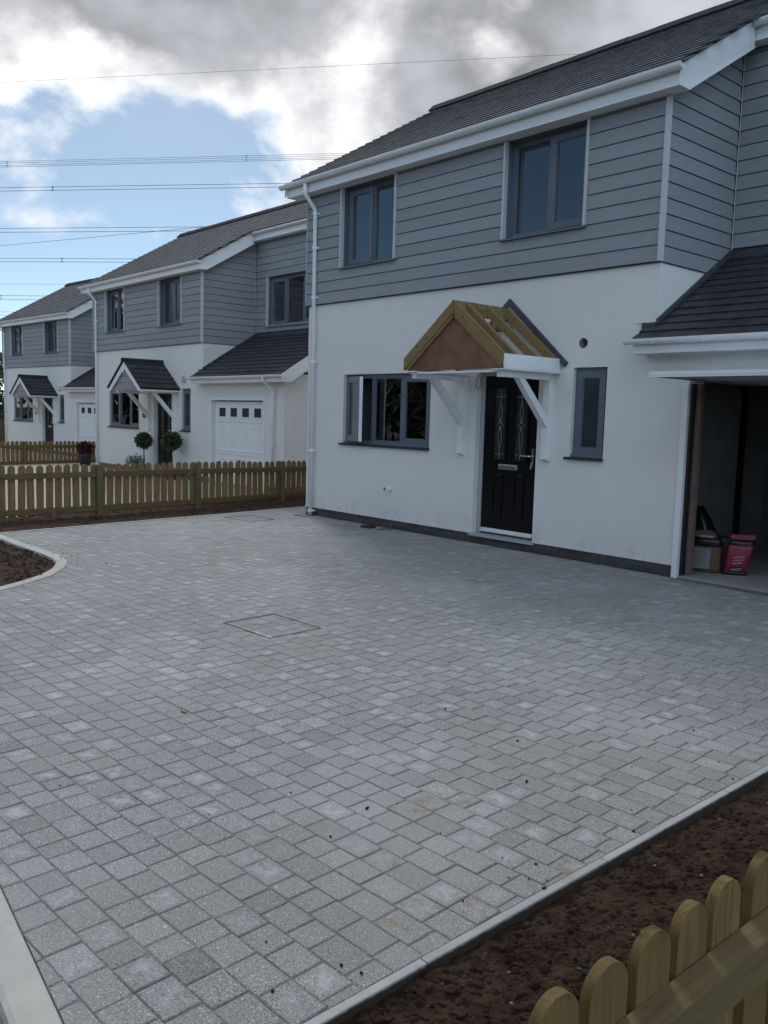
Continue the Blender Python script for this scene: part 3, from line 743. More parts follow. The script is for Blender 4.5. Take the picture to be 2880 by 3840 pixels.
def brackets(par, cx, zb, zt, proj, zbrace, half=0.70):
    for s in (-1, 1):
        x0 = cx+s*half; a, b = x0-0.045, x0+0.045
        m = mb(); m.hexa([(a, -0.085, zb+0.03), (b, -0.085, zb+0.03), (b, -0.001, zb), (a, -0.001, zb), (a, -0.085, zt), (b, -0.085, zt), (b, -0.001, zt), (a, -0.001, zt)]); m.build('wall_post', 'white_paint', par)
        m = mb(); m.box(a+0.002, b-0.002, -proj, -0.087, zt-0.075, zt-0.001); m.build('bracket_arm', 'white_paint', par)
        m = mb(); a2, b2 = x0-0.040, x0+0.040
        y0, z0, y1, z1 = -0.086, zbrace, -0.585, zt-0.077
        d = Vector((0, y1-y0, z1-z0)).normalized(); n = Vector((0, -d.z, d.y))*0.042
        P = [(y0, z0+0.065), (y1+0.055, z1), (y1-0.055, z1), (y0, z0-0.065)]
        m.prism(P, 'x', a2, b2); m.build('brace', 'white_paint', par)
def canopy_frame(par):
    """unfinished porch canopy: bare rafters, plywood gable, white fascia"""
    cx, zt, run, tan = 2.52, 2.845, 0.815, 0.793
    root = mb(); root.box(cx-0.011, cx+0.011, -1.012, -0.03, zt-0.155, zt+0.004); r0 = root.build('porch_canopy', 'canopy_wood', par)
    for y in (-1.0, -0.80, -0.43, -0.075):
        for s in (-1, 1):
            m = rafter(cx+s*0.0115, s, y-0.0, y+0.045, zt-0.002, run, 0.095 if y > -0.99 else 0.112, tan); m.build('rafter', 'canopy_wood', r0)
    for s in (-1, 1):                                     # inner framing of the gable, foot blocks
        m = rafter(cx+s*0.012, s, -0.990, -0.957, zt-0.148, run-0.055, 0.036, tan); m.build('gable_batten', 'canopy_wood', r0)
        m = mb(); m.box(cx+s*(run-0.02)-0.022, cx+s*(run-0.02)+0.018, -0.93, -0.10, 2.045, 2.085); m.build('eave_batten', 'canopy_wood', r0)
    for y in (-0.60, -0.25):
        m = mb(); m.box(cx-0.28, cx+0.28, y, y+0.035, 2.54, 2.60); m.build('collar_tie', 'canopy_wood', r0)
    m = mb(); m.prism([(cx-0.775, 2.046), (cx+0.775, 2.046), (cx+0.775, 2.075), (cx, 2.690), (cx-0.775, 2.075)], 'y', -0.9545, -0.9445); m.build('gable_panel', 'plywood', r0)
    m = mb(); m.box(cx+run+0.002, cx+run+0.022, -1.005, -0.004, 2.045, 2.205); m.box(cx+run+0.022, cx+run+0.030, -1.005, -0.004, 2.045, 2.062); m.box(cx+run+0.022, cx+run+0.026, -1.005, -0.004, 2.075, 2.083)
    m.build('fascia', 'white_upvc', r0)
    for a, b in ((cx-run-0.01, cx-0.62), (cx+0.62, cx+run+0.030)):
        m = mb(); m.box(a, b, -1.0, -0.004, 2.030, 2.042); m.build('soffit_board', 'white_upvc', r0)
    m = mb(); m.box(cx-0.75, cx+0.75, -0.955, -0.87, 2.008, 2.029); m.build('tie_beam', 'white_paint', r0)
    for s in (-1, 1):                                     # lead flashing and mortar chased into the wall
        m = mb(); xe = cx+0.02+s*0.925; t2 = 0.875
        m.prism([(cx+0.02, 2.965), (xe, 2.965-0.925*t2), (xe-s*0.045, 2.965-0.925*t2-0.045), (cx+0.02, 2.875)], 'y', -0.035, -0.001); m.build('flashing', 'lead', r0)
        m = mb(); m.prism([(cx+0.02, 2.872), (xe-s*0.05, 2.965-0.925*t2-0.042), (xe-s*0.10, 2.965-0.925*t2-0.05), (cx+0.02, 2.822)], 'y', -0.028, -0.002); m.build('mortar_fillet', 'mortar_grey', r0)
    brackets(r0, cx, 0.985, 2.03, 0.93, 1.45, 0.70)
    return r0
def canopy_roofed(par, xf):
    cx, zt, run, tan = 2.53, 2.78, 0.93, 0.735
    m = mb(); 
    for s in (-1, 1):
        m.prism([(cx, zt), (cx+s*run, zt-run*tan), (cx+s*run, zt-run*tan-0.05), (cx, zt-0.05)], 'y', -1.06, -0.002)
    r0 = m.build('porch_canopy', 'roof_felt', par)
    cand = []
    L = math.hypot(run, run*tan); c, sn = run/L, run*tan/L
    for s in (-1, 1):
        P = lambda u, t, h, s=s: (cx+s*((L-t)*c+h*sn), u, zt-(L-t)*sn+h*c)
        cand += slates(r0, P, -1.09, -0.004, -0.02, L, 0.255, 0.20, 'garage_slate', 0, xf)
    put_slates(r0, cand, 60, xf)
    m = mb(); rings = []
    for y in (-1.10, -0.004): rings.append([(cx+0.085*math.cos(a), y, zt-0.035+0.085*math.sin(a)) for a in [math.pi*i/8 for i in range(9)]])
    m.loft(rings); m.build('ridge_tile', 'ridge_tile', r0)
    for s in (-1, 1):
        dz = 0.135*math.sqrt(1+tan*tan)
        m = mb(); m.prism([(cx, zt-0.05), (cx+s*(run-0.02), zt-0.05-(run-0.02)*tan), (cx+s*(run-0.02), 2.005), (cx+s*(run-0.12), 2.005), (cx, zt-0.05-dz)], 'y', -1.055, -1.030); m.build('bargeboard', 'white_upvc', r0)
        x = cx+s*(run-0.03); m = mb(); m.box(min(x, x+s*0.02), max(x, x+s*0.02), -1.029, -0.004, 2.01, 2.09); m.build('fascia', 'white_upvc', r0)
    for k in range(4):
        z0 = 2.06+0.155*k; w = (2.72-z0)/tan-0.14; w1 = max(0.01, (2.72-z0-0.15)/tan-0.14)
        if w < 0.05: continue
        m = mb(); m.hexa([(cx-w, -1.005, z0), (cx+w, -1.005, z0), (cx+w, -0.985, z0), (cx-w, -0.985, z0), (cx-w1, -0.997, z0+0.15), (cx+w1, -0.997, z0+0.15), (cx+w1, -0.985, z0+0.15), (cx-w1, -0.985, z0+0.15)]); m.build('gable_board', 'cladding', r0)
    m = mb(); m.box(cx-run+0.05, cx+run-0.05, -0.984, -0.004, 2.045, 2.055); m.build('soffit', 'white_upvc', r0)
    m = mb(); m.box(cx-0.012, cx+0.012, -1.075, -1.056, 2.45, 2.62); m.build('finial', 'white_upvc', r0)
    brackets(r0, cx, 0.985, 2.044, 0.93, 1.42, 0.70)
def front_door(par):
    y = 0.09
    m = mb()
    for q in ((2.035, 2.100, -0.02, 2.09), (2.985, 3.039, -0.02, 2.09), (2.100, 2.985, 2.03, 2.09)): m.box(q[0], q[1], y-0.01, y+0.07, q[2], q[3])
    fr = m.build('door_frame', 'door_frame_grey', par)
    m = mb(); m.hexa([(2.00, -0.04, -0.055), (3.075, -0.04, -0.055), (3.075, y+0.05, -0.055), (2.00, y+0.05, -0.055), (2.00, -0.04, -0.022), (3.075, -0.04, -0.022), (3.075, y+0.05, -0.012), (2.00, y+0.05, -0.012)]); m.build('threshold', 'door_frame_grey', fr)
    d = mb(); d.box(2.103, 2.982, y, y+0.045, 0.012, 2.027); dr = d.build('front_door', 'door_black', par)
    m = mb(); m.hexa([(2.108, y-0.035, 0.010), (2.978, y-0.035, 0.010), (2.978, y-0.001, 0.010), (2.108, y-0.001, 0.010), (2.108, y-0.03, 0.025), (2.978, y-0.03, 0.025), (2.978, y-0.001, 0.060), (2.108, y-0.001, 0.060)]); m.build('weather_bar', 'aluminium', dr)
    for a, b in ((2.285, 2.465), (2.630, 2.812)):
        m = mb(); m.box(a, b, y-0.003, y-0.0005, 0.965, 1.870); gp = m.build('door_pane', 'door_glass', dr)
        m = mb()
        for q in ((a-0.03, b+0.03, 0.935, 0.965), (a-0.03, b+0.03, 1.87, 1.90), (a-0.03, a, 0.965, 1.87), (b, b+0.03, 0.965, 1.87)): m.box(q[0], q[1], y-0.014, y-0.0005, q[2], q[3])
        m.build('pane_bead', 'door_black', dr)
        c = (a+b)/2; yy = y-0.006; m = mb(); t = 0.0024
        def came(pts): m.tube(pts, t, 6)
        for z0, z1, w in ((1.42, 1.70, 0.026), (1.10, 1.40, 0.026)):       # vesica loops
            for s in (-1, 1): came([(c+s*w*math.sin(math.pi*i/10), yy, z0+(z1-z0)*i/10) for i in range(11)])
        for zc, r in ((1.41, 0.075), (1.035, 0.034), (1.765, 0.030)):     # lozenges with hollow sides
            for k in range(4):
                a0, a1 = math.pi/2*k, math.pi/2*(k+1)
                p0 = (c+r*0.72*math.cos(a0), zc+r*math.sin(a0)); p1 = (c+r*0.72*math.cos(a1), zc+r*math.sin(a1)); pm = (c+(p0[0]+p1[0]-2*c)*0.32, zc+(p0[1]+p1[1]-2*zc)*0.32)
                came([(p0[0], yy, p0[1]), (pm[0], yy, pm[1]), (p1[0], yy, p1[1])])
        for z in (1.035, 1.765):
            came([(a+0.004, yy, z), (c-0.026, yy, z)]); came([(c+0.026, yy, z), (b-0.004, yy, z)])
        for z0, z1 in ((0.968, 1.0), (1.07, 1.10), (1.70, 1.735), (1.795, 1.868)): came([(c, yy, z0), (c, yy, z1)])
        m.build('lead_came', 'came', dr)
    m = mb(); m.box(2.375, 2.692, y-0.012, y-0.0005, 0.838, 0.910); m.box(2.39, 2.677, y-0.020, y-0.012, 0.850, 0.885); lp = m.build('letter_plate', 'chrome', dr)
    m = mb(); m.box(2.39, 2.677, y-0.026, y-0.0125, 0.889, 0.902); m.build('letter_flap', 'aluminium', dr)
    m = mb(); m.box(2.913, 2.945, y-0.012, y-0.0005, 0.895, 1.130); m.tube([(2.929, y-0.012, 1.03), (2.929, y-0.055, 1.03), (2.90, y-0.06, 1.03), (2.785, y-0.06, 1.03)], 0.010, 8); m.build('handle', 'chrome', dr)
    m = mb(); m.tube([(2.929, y-0.012, 0.945), (2.925, y-0.03, 0.945), (2.920, y-0.032, 0.87)], 0.008, 6); m.build('keys', 'steel', dr)
    for a in (2.295, 2.645):
        for z0, z1 in ((0.21, 0.80),):
            m = mb(); w = 0.165
            for q in ((a, a+w, z1-0.012, z1), (a, a+w, z0, z0+0.012), (a, a+0.012, z0+.012, z1-.012), (a+w-0.012, a+w, z0+.012, z1-.012)): m.box(q[0], q[1], y-0.010, y-0.0005, q[2], q[3])
            m.hexa([(a+.02, y-0.012, z0+.02), (a+w-.02, y-0.012, z0+.02), (a+w-.02, y-0.0005, z0+.02), (a+.02, y-0.0005, z0+.02), (a+.045, y-0.012, z1-.05), (a+w-.045, y-0.012, z1-.05), (a+w-.02, y-0.0005, z1-.02), (a+.02, y-0.0005, z1-.02)])
            m.build('raised_panel', 'door_black', dr)
def garage_closed(par):
    y = 0.10; m = mb(); m.box(5.025, 7.244, y, y+0.04, -0.13, 1.795); d = m.build('garage_door', 'white_upvc', par)
    m = mb(); m.box(5.112, 7.228, y+0.001, y+0.03, 1.797, 1.818); m.build('door_seal', 'black_plastic', d)
    xs = (5.227, 5.726, 6.232, 6.730)
    for x in xs:
        w = 0.289
        m = mb(); m.box(x, x+w, y-0.008, y-0.001, 1.444, 1.647); m.build('garage_pane', 'garage_pane', d)
        m = mb()
        for q in ((x-.035, x+w+.035, 1.41, 1.444), (x-.035, x+w+.035, 1.647, 1.68), (x-.035, x, 1.444, 1.647), (x+w, x+w+.035, 1.444, 1.647)):
            m.box(q[0], q[1], y-0.016, y-0.0005, q[2], q[3])
        m.build('pane_frame', 'white_upvc', d)
        for z0, z1 in ((0.64, 1.235), (-0.09, 0.475)):
            m = mb(); a, b = x-0.06, x+w+0.06; s = 0.05
            m.loft([[(a, y-0.0005, z0), (b, y-0.0005, z0), (b, y-0.0005, z1), (a, y-0.0005, z1)], [(a+.012, y+0.0-0.016, z0+.012), (b-.012, y-0.016, z0+.012), (b-.012, y-0.016, z1-.012), (a+.012, y-0.016, z1-.012)],
                    [(a+s, y-0.004, z0+s+.02), (b-s, y-0.004, z0+s+.02), (b-s, y-0.004, z1-s-.02), (a+s, y-0.004, z1-s-.02)]]); m.build('door_panel', 'white_upvc', d)
    for z in (1.313, 0.558):
        m = mb(); m.box(5.113, 7.227, y-0.003, y-0.0005, z-0.004, z+0.004); m.build('panel_joint', 'trim_grey', d)
    m = mb(); m.tube([(6.16, y-0.0, 0.43), (6.16, y-0.05, 0.43)], 0.022, 10); m.box(6.12, 6.20, y-0.06, y-0.05, 0.42, 0.44); m.build('handle', 'black_plastic', d)
def garage_open(par):
    """up-and-over door lifted flat, its lower half out in front of the opening"""
    z = 1.935; y0, y1 = -0.90, 1.22; x0, x1 = 5.115, 7.225
    m = mb(); m.box(x0, x1, y0, y1, z+0.018, z+0.036); d = m.build('garage_door', 'white_upvc', par)
    m = mb(); m.box(x0-0.006, x1+0.006, y0-0.022, y0-0.001, z-0.014, z+0.040); m.box(x0-0.006, x1+0.006, y0-0.027, y0-0.022, z+0.010, z+0.0145); m.build('door_edge', 'white_upvc', d)
    for x in (x0, x1-0.05):
        m = mb(); m.box(x, x+0.05, y0, y1, z-0.012, z+0.017); m.build('side_rail', 'steel', d)
    for y in (-0.55, 0.05, 0.62, 1.17):
        m = mb(); m.box(x0+0.052, x1-0.052, y, y+0.045, z-0.008, z+0.0175); m.build('cross_rail', 'steel', d)
    for i in range(4):
        x = 5.227+0.5*i
        m = mb(); m.box(x, x+0.289, 0.74, 0.98, z+0.008, z+0.0172); m.build('garage_pane', 'garage_pane', d)
        for ya, yb in ((-0.42, 0.0), (0.14, 0.56)):
            m = mb(); m.box(x-.04, x+.33, ya, yb, z+0.009, z+0.0174); m.build('door_panel', 'white_upvc', d)
    m = mb(); m.box(6.0, 6.32, -0.16, 0.02, z-0.022, z-0.010); m.build('latch_plate', 'steel', d)
def brick_run(par, P, u0, u1, z0, z1):
    h = 0.052; k = 0; z = z1-h-0.004
    while z > z0-0.05:
        u = u0 - (0.11 if k % 2 else 0)
        while u < u1:
            a, b = max(u, u0), min(u+0.213, u1); u += 0.223
            if b-a < 0.03: continue
            j = random.uniform(-0.002, 0.002)
            m = mb(); m.hexa([P(a, -0.008+j, z), P(b, -0.008+j, z), P(b, 0.004, z), P(a, 0.004, z), P(a, -0.008+j, z+h), P(b, -0.008+j, z+h), P(b, 0.004, z+h), P(a, 0.004, z+h)]); m.build('brick', 'engineering_brick', par)
        z -= h+0.010; k += 1
def house(name, loc, rz, label, first, detail, slate_budget):
    H = empty(name, (loc[0], loc[1], loc[2]+GZ), rz); ZLIFT[H.name] = -GZ
    xf = Matrix.Translation(loc) @ Matrix.Rotation(rz, 4, 'Z')
    F = lambda u, n, z: (u, n, z)                       # front faces -Y
    dig = -0.152 if first else -0.30
    # --- walls
    big = (-0.745, 1.170, 1.045, 2.090); dor = (2.03, 3.042, -0.03, 2.092); sml = (3.541, 4.004, 1.058, 2.100); gar = (5.025, 7.31, -0.16, 2.0 if first else 1.905)
    w = wall_grid(mb(), F, XL, XC-0.04, -0.027, CB+0.03, [big, dor, sml] + ([(3.565, 3.745, 2.286, 2.466)] if first else []), 0.28)
    wl = w.build('wall', 'render', H)
    if first:                                            # round flue hole cored through the wall
        n = 24; cx, cz = 3.655, 2.376; rr = [0.060+random.uniform(-.003, .004) for _ in range(n)]; m = mb()
        cir = [(cx+rr[i]*math.cos(2*math.pi*i/n), cz+rr[i]*math.sin(2*math.pi*i/n)) for i in range(n)]
        sq = []
        for i in range(n):
            c, s_ = math.cos(2*math.pi*i/n), math.sin(2*math.pi*i/n); k = 0.09/max(abs(c), abs(s_)); sq.append((cx+k*c, cz+k*s_))
        for i in range(n):
            j = (i+1) % n
            m.poly([(sq[i][0], 0, sq[i][1]), (sq[j][0], 0, sq[j][1]), (cir[j][0], 0.0015, cir[j][1]), (cir[i][0], 0.0015, cir[i][1])])
        m.build('wall_patch', 'render', wl)
        m = mb(); m.loft([[(x+random.uniform(-.003, .003), y, z+random.uniform(-.003, .003)) for x, z in cir] for y in (0.0016, 0.03, 0.07, 0.11, 0.16, 0.28)], False); m.build('flue_bore', 'mortar_grey', wl)
    w = wall_grid(mb(), F, XC-0.04, XG, -0.027, 2.46, [(gar[0], gar[1], -0.03, gar[3])], 0.28); w.build('wall', 'render', H)
    up = [(-0.818, 0.372, 3.700, 4.862), (2.407, 3.603, 3.700, 4.862)]
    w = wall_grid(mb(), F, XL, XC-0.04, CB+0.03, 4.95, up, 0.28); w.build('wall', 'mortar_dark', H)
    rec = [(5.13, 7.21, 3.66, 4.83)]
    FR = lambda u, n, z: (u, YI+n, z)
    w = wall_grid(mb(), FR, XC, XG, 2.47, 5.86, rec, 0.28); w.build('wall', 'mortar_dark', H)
    m = mb(); m.prism([(0.281, 2.3), (YI+0.279, 2.3), (YI+0.279, zr(YI+.279)-0.16), (0.281, zr(.281)-0.16)], 'x', XC-0.25, XC-0.061); m.build('wall', 'mortar_dark', H)
    m = mb(); m.prism([(0.0, 2.47), (YI-0.001, 2.47), (YI-0.001, CB+0.03), (0.0, CB+0.03)], 'x', XC-0.040, XC-0.012); m.build('wall', 'render', H)
    m = mb(); m.prism([(0.001, CB+0.03), (YI-0.001, CB+0.03), (YI-0.001, zr(YI)-0.16), (0.001, zr(0)-0.16)], 'x', XC-0.060, XC-0.049); m.build('wall', 'mortar_dark', H)
    m = mb(); m.prism([(0.281, -0.027), (YB, -0.027), (YB, zr(0)-0.16), (RYR, zr(RYR)-0.14), (0.281, zr(0.281)-0.16)], 'x', XL, XL+0.28); m.build('wall', 'render', H)
    m = mb(); m.prism([(0.281, -0.027), (YB, -0.027), (YB, zr(0)-0.16), (RYR, zr(RYR)-0.14), (YI+0.281, zr(YI+.281)-0.16), (YI+0.281, 2.4), (0.281, 2.4)], 'x', XG-0.28, XG); m.build('wall', 'render', H)
    m = mb(); m.box(XL+0.281, XG-0.281, YB-0.25, YB, -0.027, 5.0); m.build('wall', 'render', H)
    m = mb(); m.prism([(0.0, 2.46), (0.28, 2.46), (1.50, zg(1.50)-0.08), (1.50, 2.46)], 'x', XG-0.28, XG-0.001); m.build('wall', 'render', H)
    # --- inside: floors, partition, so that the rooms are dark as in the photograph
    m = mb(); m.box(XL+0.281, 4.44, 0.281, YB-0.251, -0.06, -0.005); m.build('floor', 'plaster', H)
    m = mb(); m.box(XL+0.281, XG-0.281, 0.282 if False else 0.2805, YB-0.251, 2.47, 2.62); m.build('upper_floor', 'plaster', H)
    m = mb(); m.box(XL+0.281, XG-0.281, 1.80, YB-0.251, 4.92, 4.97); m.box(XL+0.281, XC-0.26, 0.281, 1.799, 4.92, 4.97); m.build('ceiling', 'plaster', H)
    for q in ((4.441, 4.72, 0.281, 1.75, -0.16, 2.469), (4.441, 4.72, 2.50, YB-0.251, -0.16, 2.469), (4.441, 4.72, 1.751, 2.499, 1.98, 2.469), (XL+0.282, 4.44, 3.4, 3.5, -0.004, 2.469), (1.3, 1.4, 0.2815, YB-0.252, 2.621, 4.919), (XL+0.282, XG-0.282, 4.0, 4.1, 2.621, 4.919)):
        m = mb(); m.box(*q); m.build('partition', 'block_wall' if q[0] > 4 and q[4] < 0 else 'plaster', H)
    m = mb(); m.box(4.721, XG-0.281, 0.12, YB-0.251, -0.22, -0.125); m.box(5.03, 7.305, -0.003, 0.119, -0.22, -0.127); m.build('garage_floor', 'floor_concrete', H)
    # --- plinth
    m = mb(); m.box(XL+0.015, 5.0, 0.012, 0.28, -0.32, -0.0275); pl = m.build('plinth', 'mortar_dark', H)
    m = mb(); m.box(7.32, XG-0.01, 0.012, 0.28, -0.32, -0.0275); m.build('plinth', 'mortar_dark', H)
    m = mb(); m.box(XG-0.28, XG-0.012, 0.281, YB, -0.32, -0.0275); m.build('plinth', 'mortar_dark', H)
    m = mb(); m.box(XL+0.015, XL+0.28, 0.281, YB, -0.32, -0.0275); m.build('plinth', 'mortar_dark', H)
    if detail: brick_run(pl, lambda u, n, z: (u, 0.012+n, z), XL+0.015, 4.955, dig, -0.028)
    m = mb(); m.box(XL, 2.03, -0.012, 0.0-0.001, -0.028, -0.016); m.box(3.045, 4.955, -0.012, -0.001, -0.028, -0.016); m.build('render_bead', 'render', H)
    # --- cladding
    m = mb(); m.box(XL+0.002, XC-0.042, -0.0028, -0.0008, CB+0.004, 4.90)
    cl = empty_part('cladding', H)
    lap_boards(cl, F, XL-0.018, XC-0.023, CB, 4.885, [(up[0][0]-0.033, up[0][1]+0.033, 3.67, 4.9), (up[1][0]-0.033, up[1][1]+0.033, 3.67, 4.9)])
    lap_boards(cl, lambda u, n, z: (XC-0.046-n, u, z), lambda b: max(0.003, (b-(zr(0)-0.15))/RS), YI-0.054, CB, 5.80, [])
    lap_boards(cl, FR, XC+0.008, XG+0.015, 3.4, 5.72, [(rec[0][0]-0.033, rec[0][1]+0.033, 3.63, 4.87)])
    m = mb(); m.box(XC-0.0225, XC+0.018, -0.060, 0.0025, CB-0.004, 4.885); m.build('corner_trim', 'corner_trim', H)
    m = mb(); m.box(XL-0.026, XL-0.019, -0.058, 0.02, CB-0.004, 4.885); m.build('corner_trim', 'corner_trim', H)
    m = mb(); m.box(XC+0.0065, XC+0.015, YI-0.062, YI-0.0535, 3.45, 5.72); m.build('corner_trim', 'corner_trim', H)
    m = mb(); m.box(XL-0.018, XC+0.004, -0.030, -0.001, CB-0.012, CB-0.003); m.box(XC-0.011, XC+0.003, 0.0, YI, CB-0.012, CB-0.003); m.build('vent_strip', 'black_plastic', H)
    # --- roof
    X0, X1, X2 = -1.98, 4.83, 8.33; YE2 = 1.15
    m = mb()
    dk = lambda y: zr(y)-0.012
    m.prism([(RY0+0.02, dk(RY0+.02)), (RYR, dk(RYR)), (RYR, dk(RYR)-0.09), (RY0+0.02, dk(RY0+.02)-0.05)], 'x', X0+0.01, X1-0.01)
    m.prism([(YE2+0.02, dk(YE2+.02)), (RYR, dk(RYR)), (RYR, dk(RYR)-0.09), (YE2+0.02, dk(YE2+.02)-0.05)], 'x', X1-0.009, X2-0.01)
    m.prism([(RYR+0.0005, dk(RYR)), (2*RYR-RY0, dk(RY0)), (2*RYR-RY0, dk(RY0)-0.07), (RYR+0.0005, dk(RYR)-0.09)], 'x', X0+0.01, X2-0.01)
    rf = m.build('roof', 'roof_felt', H)
    cs = 1/math.sqrt(1+RS*RS); sn = RS*cs; SL = (RYR-RY0)/cs
    P = lambda u, s, h: (u, RY0+s*cs-h*sn, RZ0+s*sn+h*cs-0.012)
    cand = slates(rf, P, X0, X2, -0.015, SL-0.02, 0.30, 0.192, 'roof_slate', 0, xf, cut=lambda u, s: u > X1 and s < (YE2-RY0)/cs-0.02)
    PBk = lambda u, s, h: (u, 2*RYR-RY0-s*cs+h*sn, RZ0+s*sn+h*cs-0.012)
    cand += slates(rf, PBk, X0, X2, -0.015, SL-0.02, 0.60, 0.40, 'roof_slate', 0, xf)
    x = X0-0.02; k = 0
    while x < X2:
        m = mb(); e = min(x+0.448, X2+0.02); rings = []
        t = 0.011
        prof = [(-0.155, -0.055), (-0.11, -0.012), (-0.045, 0.052), (0, 0.078), (0.045, 0.052), (0.11, -0.012), (0.155, -0.055), (0.145, -0.075), (0, 0.055), (-0.145, -0.075)]
        dz = random.gauss(0, 0.002)
        for xx in (x+0.002, e-0.004): rings.append([(xx, RYR+a, zr(RYR)+b+dz) for a, b in prof])
        m.loft(rings); m.build('ridge_tile', 'ridge_tile', rf); x += 0.45; k += 1
    # eaves
    m = mb(); m.box(X0-0.03, 4.802, -0.218, -0.200, 4.868, 5.05); m.box(X0-0.03, 4.802, -0.226, -0.2185, 4.868, 4.890); m.box(X0-0.03, 4.802, -0.222, -0.2185, 4.900, 4.910); m.build('fascia', 'white_upvc', H)
    m = mb(); m.box(X0-0.03, 4.798, -0.199, -0.001, 4.872, 4.884); m.build('soffit', 'white_upvc', H)
    half_gutter(H, X0-0.10, 4.862, -0.278, 5.052, clips=8)
    m = mb(); m.box(X1-0.02, X2+0.02, 1.272, 1.290, 5.715, 5.90); m.box(X1-0.02, X2+0.02, 1.264, 1.2715, 5.715, 5.737); m.build('fascia', 'white_upvc', H)
    m = mb(); m.box(XC+0.02, X2, 1.291, YI-0.056, 5.718, 5.728); m.build('soffit', 'white_upvc', H)
    half_gutter(H, X1+0.02, X2+0.10, 1.210, 5.903, clips=4)
    bz = lambda y: 4.866+RS*(y+0.042)
    m = mb(); m.prism([(-0.226, 5.055), (-0.226, 4.868), (-0.205, 4.866), (-0.042, 4.866), (1.262, bz(1.262)), (1.262, zr(1.262)-0.02), (RY0+0.07, zr(RY0+.07)-0.02)], 'x', 4.803, 4.822); bg_ = m.build('bargeboard', 'white_upvc', H)
    m = mb(); m.prism([(-0.226, 4.888), (-0.226, 4.866), (-0.038, 4.864), (1.262, bz(1.262)-0.002), (1.262, bz(1.262)+0.02), (-0.046, 4.888)], 'x', 4.8225, 4.830); m.build('bead', 'white_upvc', bg_)
    m = mb(); m.prism([(RY0-0.01, zr(RY0-.01)-0.036), (1.262, zr(1.262)-0.036), (1.262, zr(1.262)+0.012), (RY0-0.01, zr(RY0-.01)+0.012)], 'x', 4.8325, 4.843); m.build('verge_strip', 'ridge_tile', rf)
    m = mb(); m.prism([(0.0, bz(0.0)+0.006), (1.262, bz(1.262)+0.006), (1.262, bz(1.262)+0.018), (0.0, bz(0)+0.018)], 'x', XC+0.018, 4.802); m.build('verge_soffit', 'white_upvc', H)
    for xa in (X0-0.022, X2+0.003):                       # outer gables
        m = mb(); m.prism([(RY0+.02, 4.87), (RYR, bz(RYR)), (2*RYR-RY0-.02, 4.87), (2*RYR-RY0-.02, 5.03), (RYR, zr(RYR)-0.02), (RY0+.02, 5.05)] if xa < 0 else [(YE2+.05, bz(YE2+.05)), (RYR, bz(RYR)), (2*RYR-RY0-.02, 4.87), (2*RYR-RY0-.02, 5.03), (RYR, zr(RYR)-0.02), (YE2+.05, zr(YE2+.05)-0.02)], 'x', xa, xa+0.019); m.build('bargeboard', 'white_upvc', H)
    # --- garage roof
    GX0, GX1 = 4.490, 8.27
    m = mb(); m.prism([(-0.28, zg(-.28)-0.012), (-0.002, zg(-.002)-0.012), (-0.002, zg(-.002)-0.06), (-0.28, zg(-.28)-0.05)], 'x', GX0+0.01, GX1-0.01)
    m.prism([(-0.0015, zg(0)-0.012), (YI-0.01, zg(YI-.01)-0.012), (YI-0.01, zg(YI-.01)-0.06), (-0.0015, zg(0)-0.06)], 'x', XC-0.011, GX1-0.01)
    gr = m.build('garage_roof', 'roof_felt', H)
    gc = 1/math.sqrt(1+GS*GS); gsn = GS*gc; GL = (YI-0.01+0.30)/gc
    PG = lambda u, s, h: (u, -0.30+s*gc-h*gsn, 2.36+s*gsn+h*gc-0.012)
    cg = slates(gr, PG, GX0, GX1, -0.015, GL-0.03, 0.257, 0.180, 'garage_slate', 0, xf, cut=lambda u, s: u < XC+0.01 and s > 0.30/gc-0.05)
    allc = [(c[0], c[1], c[2], rf) for c in cand] + [(c[0], c[1], c[2], gr) for c in cg]
    allc.sort(key=lambda c: -area_px([xf @ Vector(p) for p in c[0][4:]]))
    keep = {id(c[0]) for c in allc[:slate_budget]}
    for par, lst in ((rf, cand), (gr, cg)):
        lst.sort(key=lambda c: 0 if id(c[0]) in keep else 1); nb = sum(1 for c in lst if id(c[0]) in keep)
        rm = mb()
        for i, (pts, t, mat) in enumerate(lst):
            if i < nb: mm = mb(); mm.hexa(pts, t); mm.build('slate', mat, par, attr=True)
            else: rm.hexa(pts, t)
        if rm.f: stuff(rm.build('slates', lst[0][2], par, attr=True))
    m = mb(); m.prism([(-0.02, zg(-.02)+0.012), (YI-0.05, zg(YI-.05)+0.012), (YI-0.05, zg(YI-.05)+0.085), (0.0, zg(0)+0.060), (-0.02, zg(0)+0.055)], 'x', XC-0.011, XC+0.022); m.build('flashing', 'lead', gr)
    m = mb(); m.box(XC+0.023, GX1-0.02, YI-0.055, YI-0.038, zg(YI)-0.045, zg(YI)+0.035); m.build('flashing', 'lead', gr)
    m = mb(); m.box(4.425, XC-0.012, -0.024, -0.002, 2.470, 2.556); m.hexa([(4.43, -0.09, 2.47), (XC-.012, -0.09, 2.475), (XC-.012, -0.003, 2.475), (4.43, -0.003, 2.47), (4.43, -0.09, 2.476), (XC-.012, -0.09, 2.50), (XC-.012, -0.025, 2.56), (4.43, -0.025, 2.55)]) if False else None; m.build('flashing', 'lead', gr)
    m = mb(); m.box(4.35, XC-0.039, -0.013, -0.0005, 2.557, 2.568); m.build('render_bead', 'render', H)
    m = mb(); m.box(GX0+0.005, GX1, -0.268, -0.250, 2.208, 2.335); m.box(GX0+0.005, GX1, -0.276, -0.2685, 2.208, 2.228); m.build('fascia', 'white_upvc', gr)
    m = mb(); m.box(GX0+0.005, GX0+0.022, -0.2495, -0.002, 2.208, 2.345); m.build('fascia_return', 'white_upvc', gr)
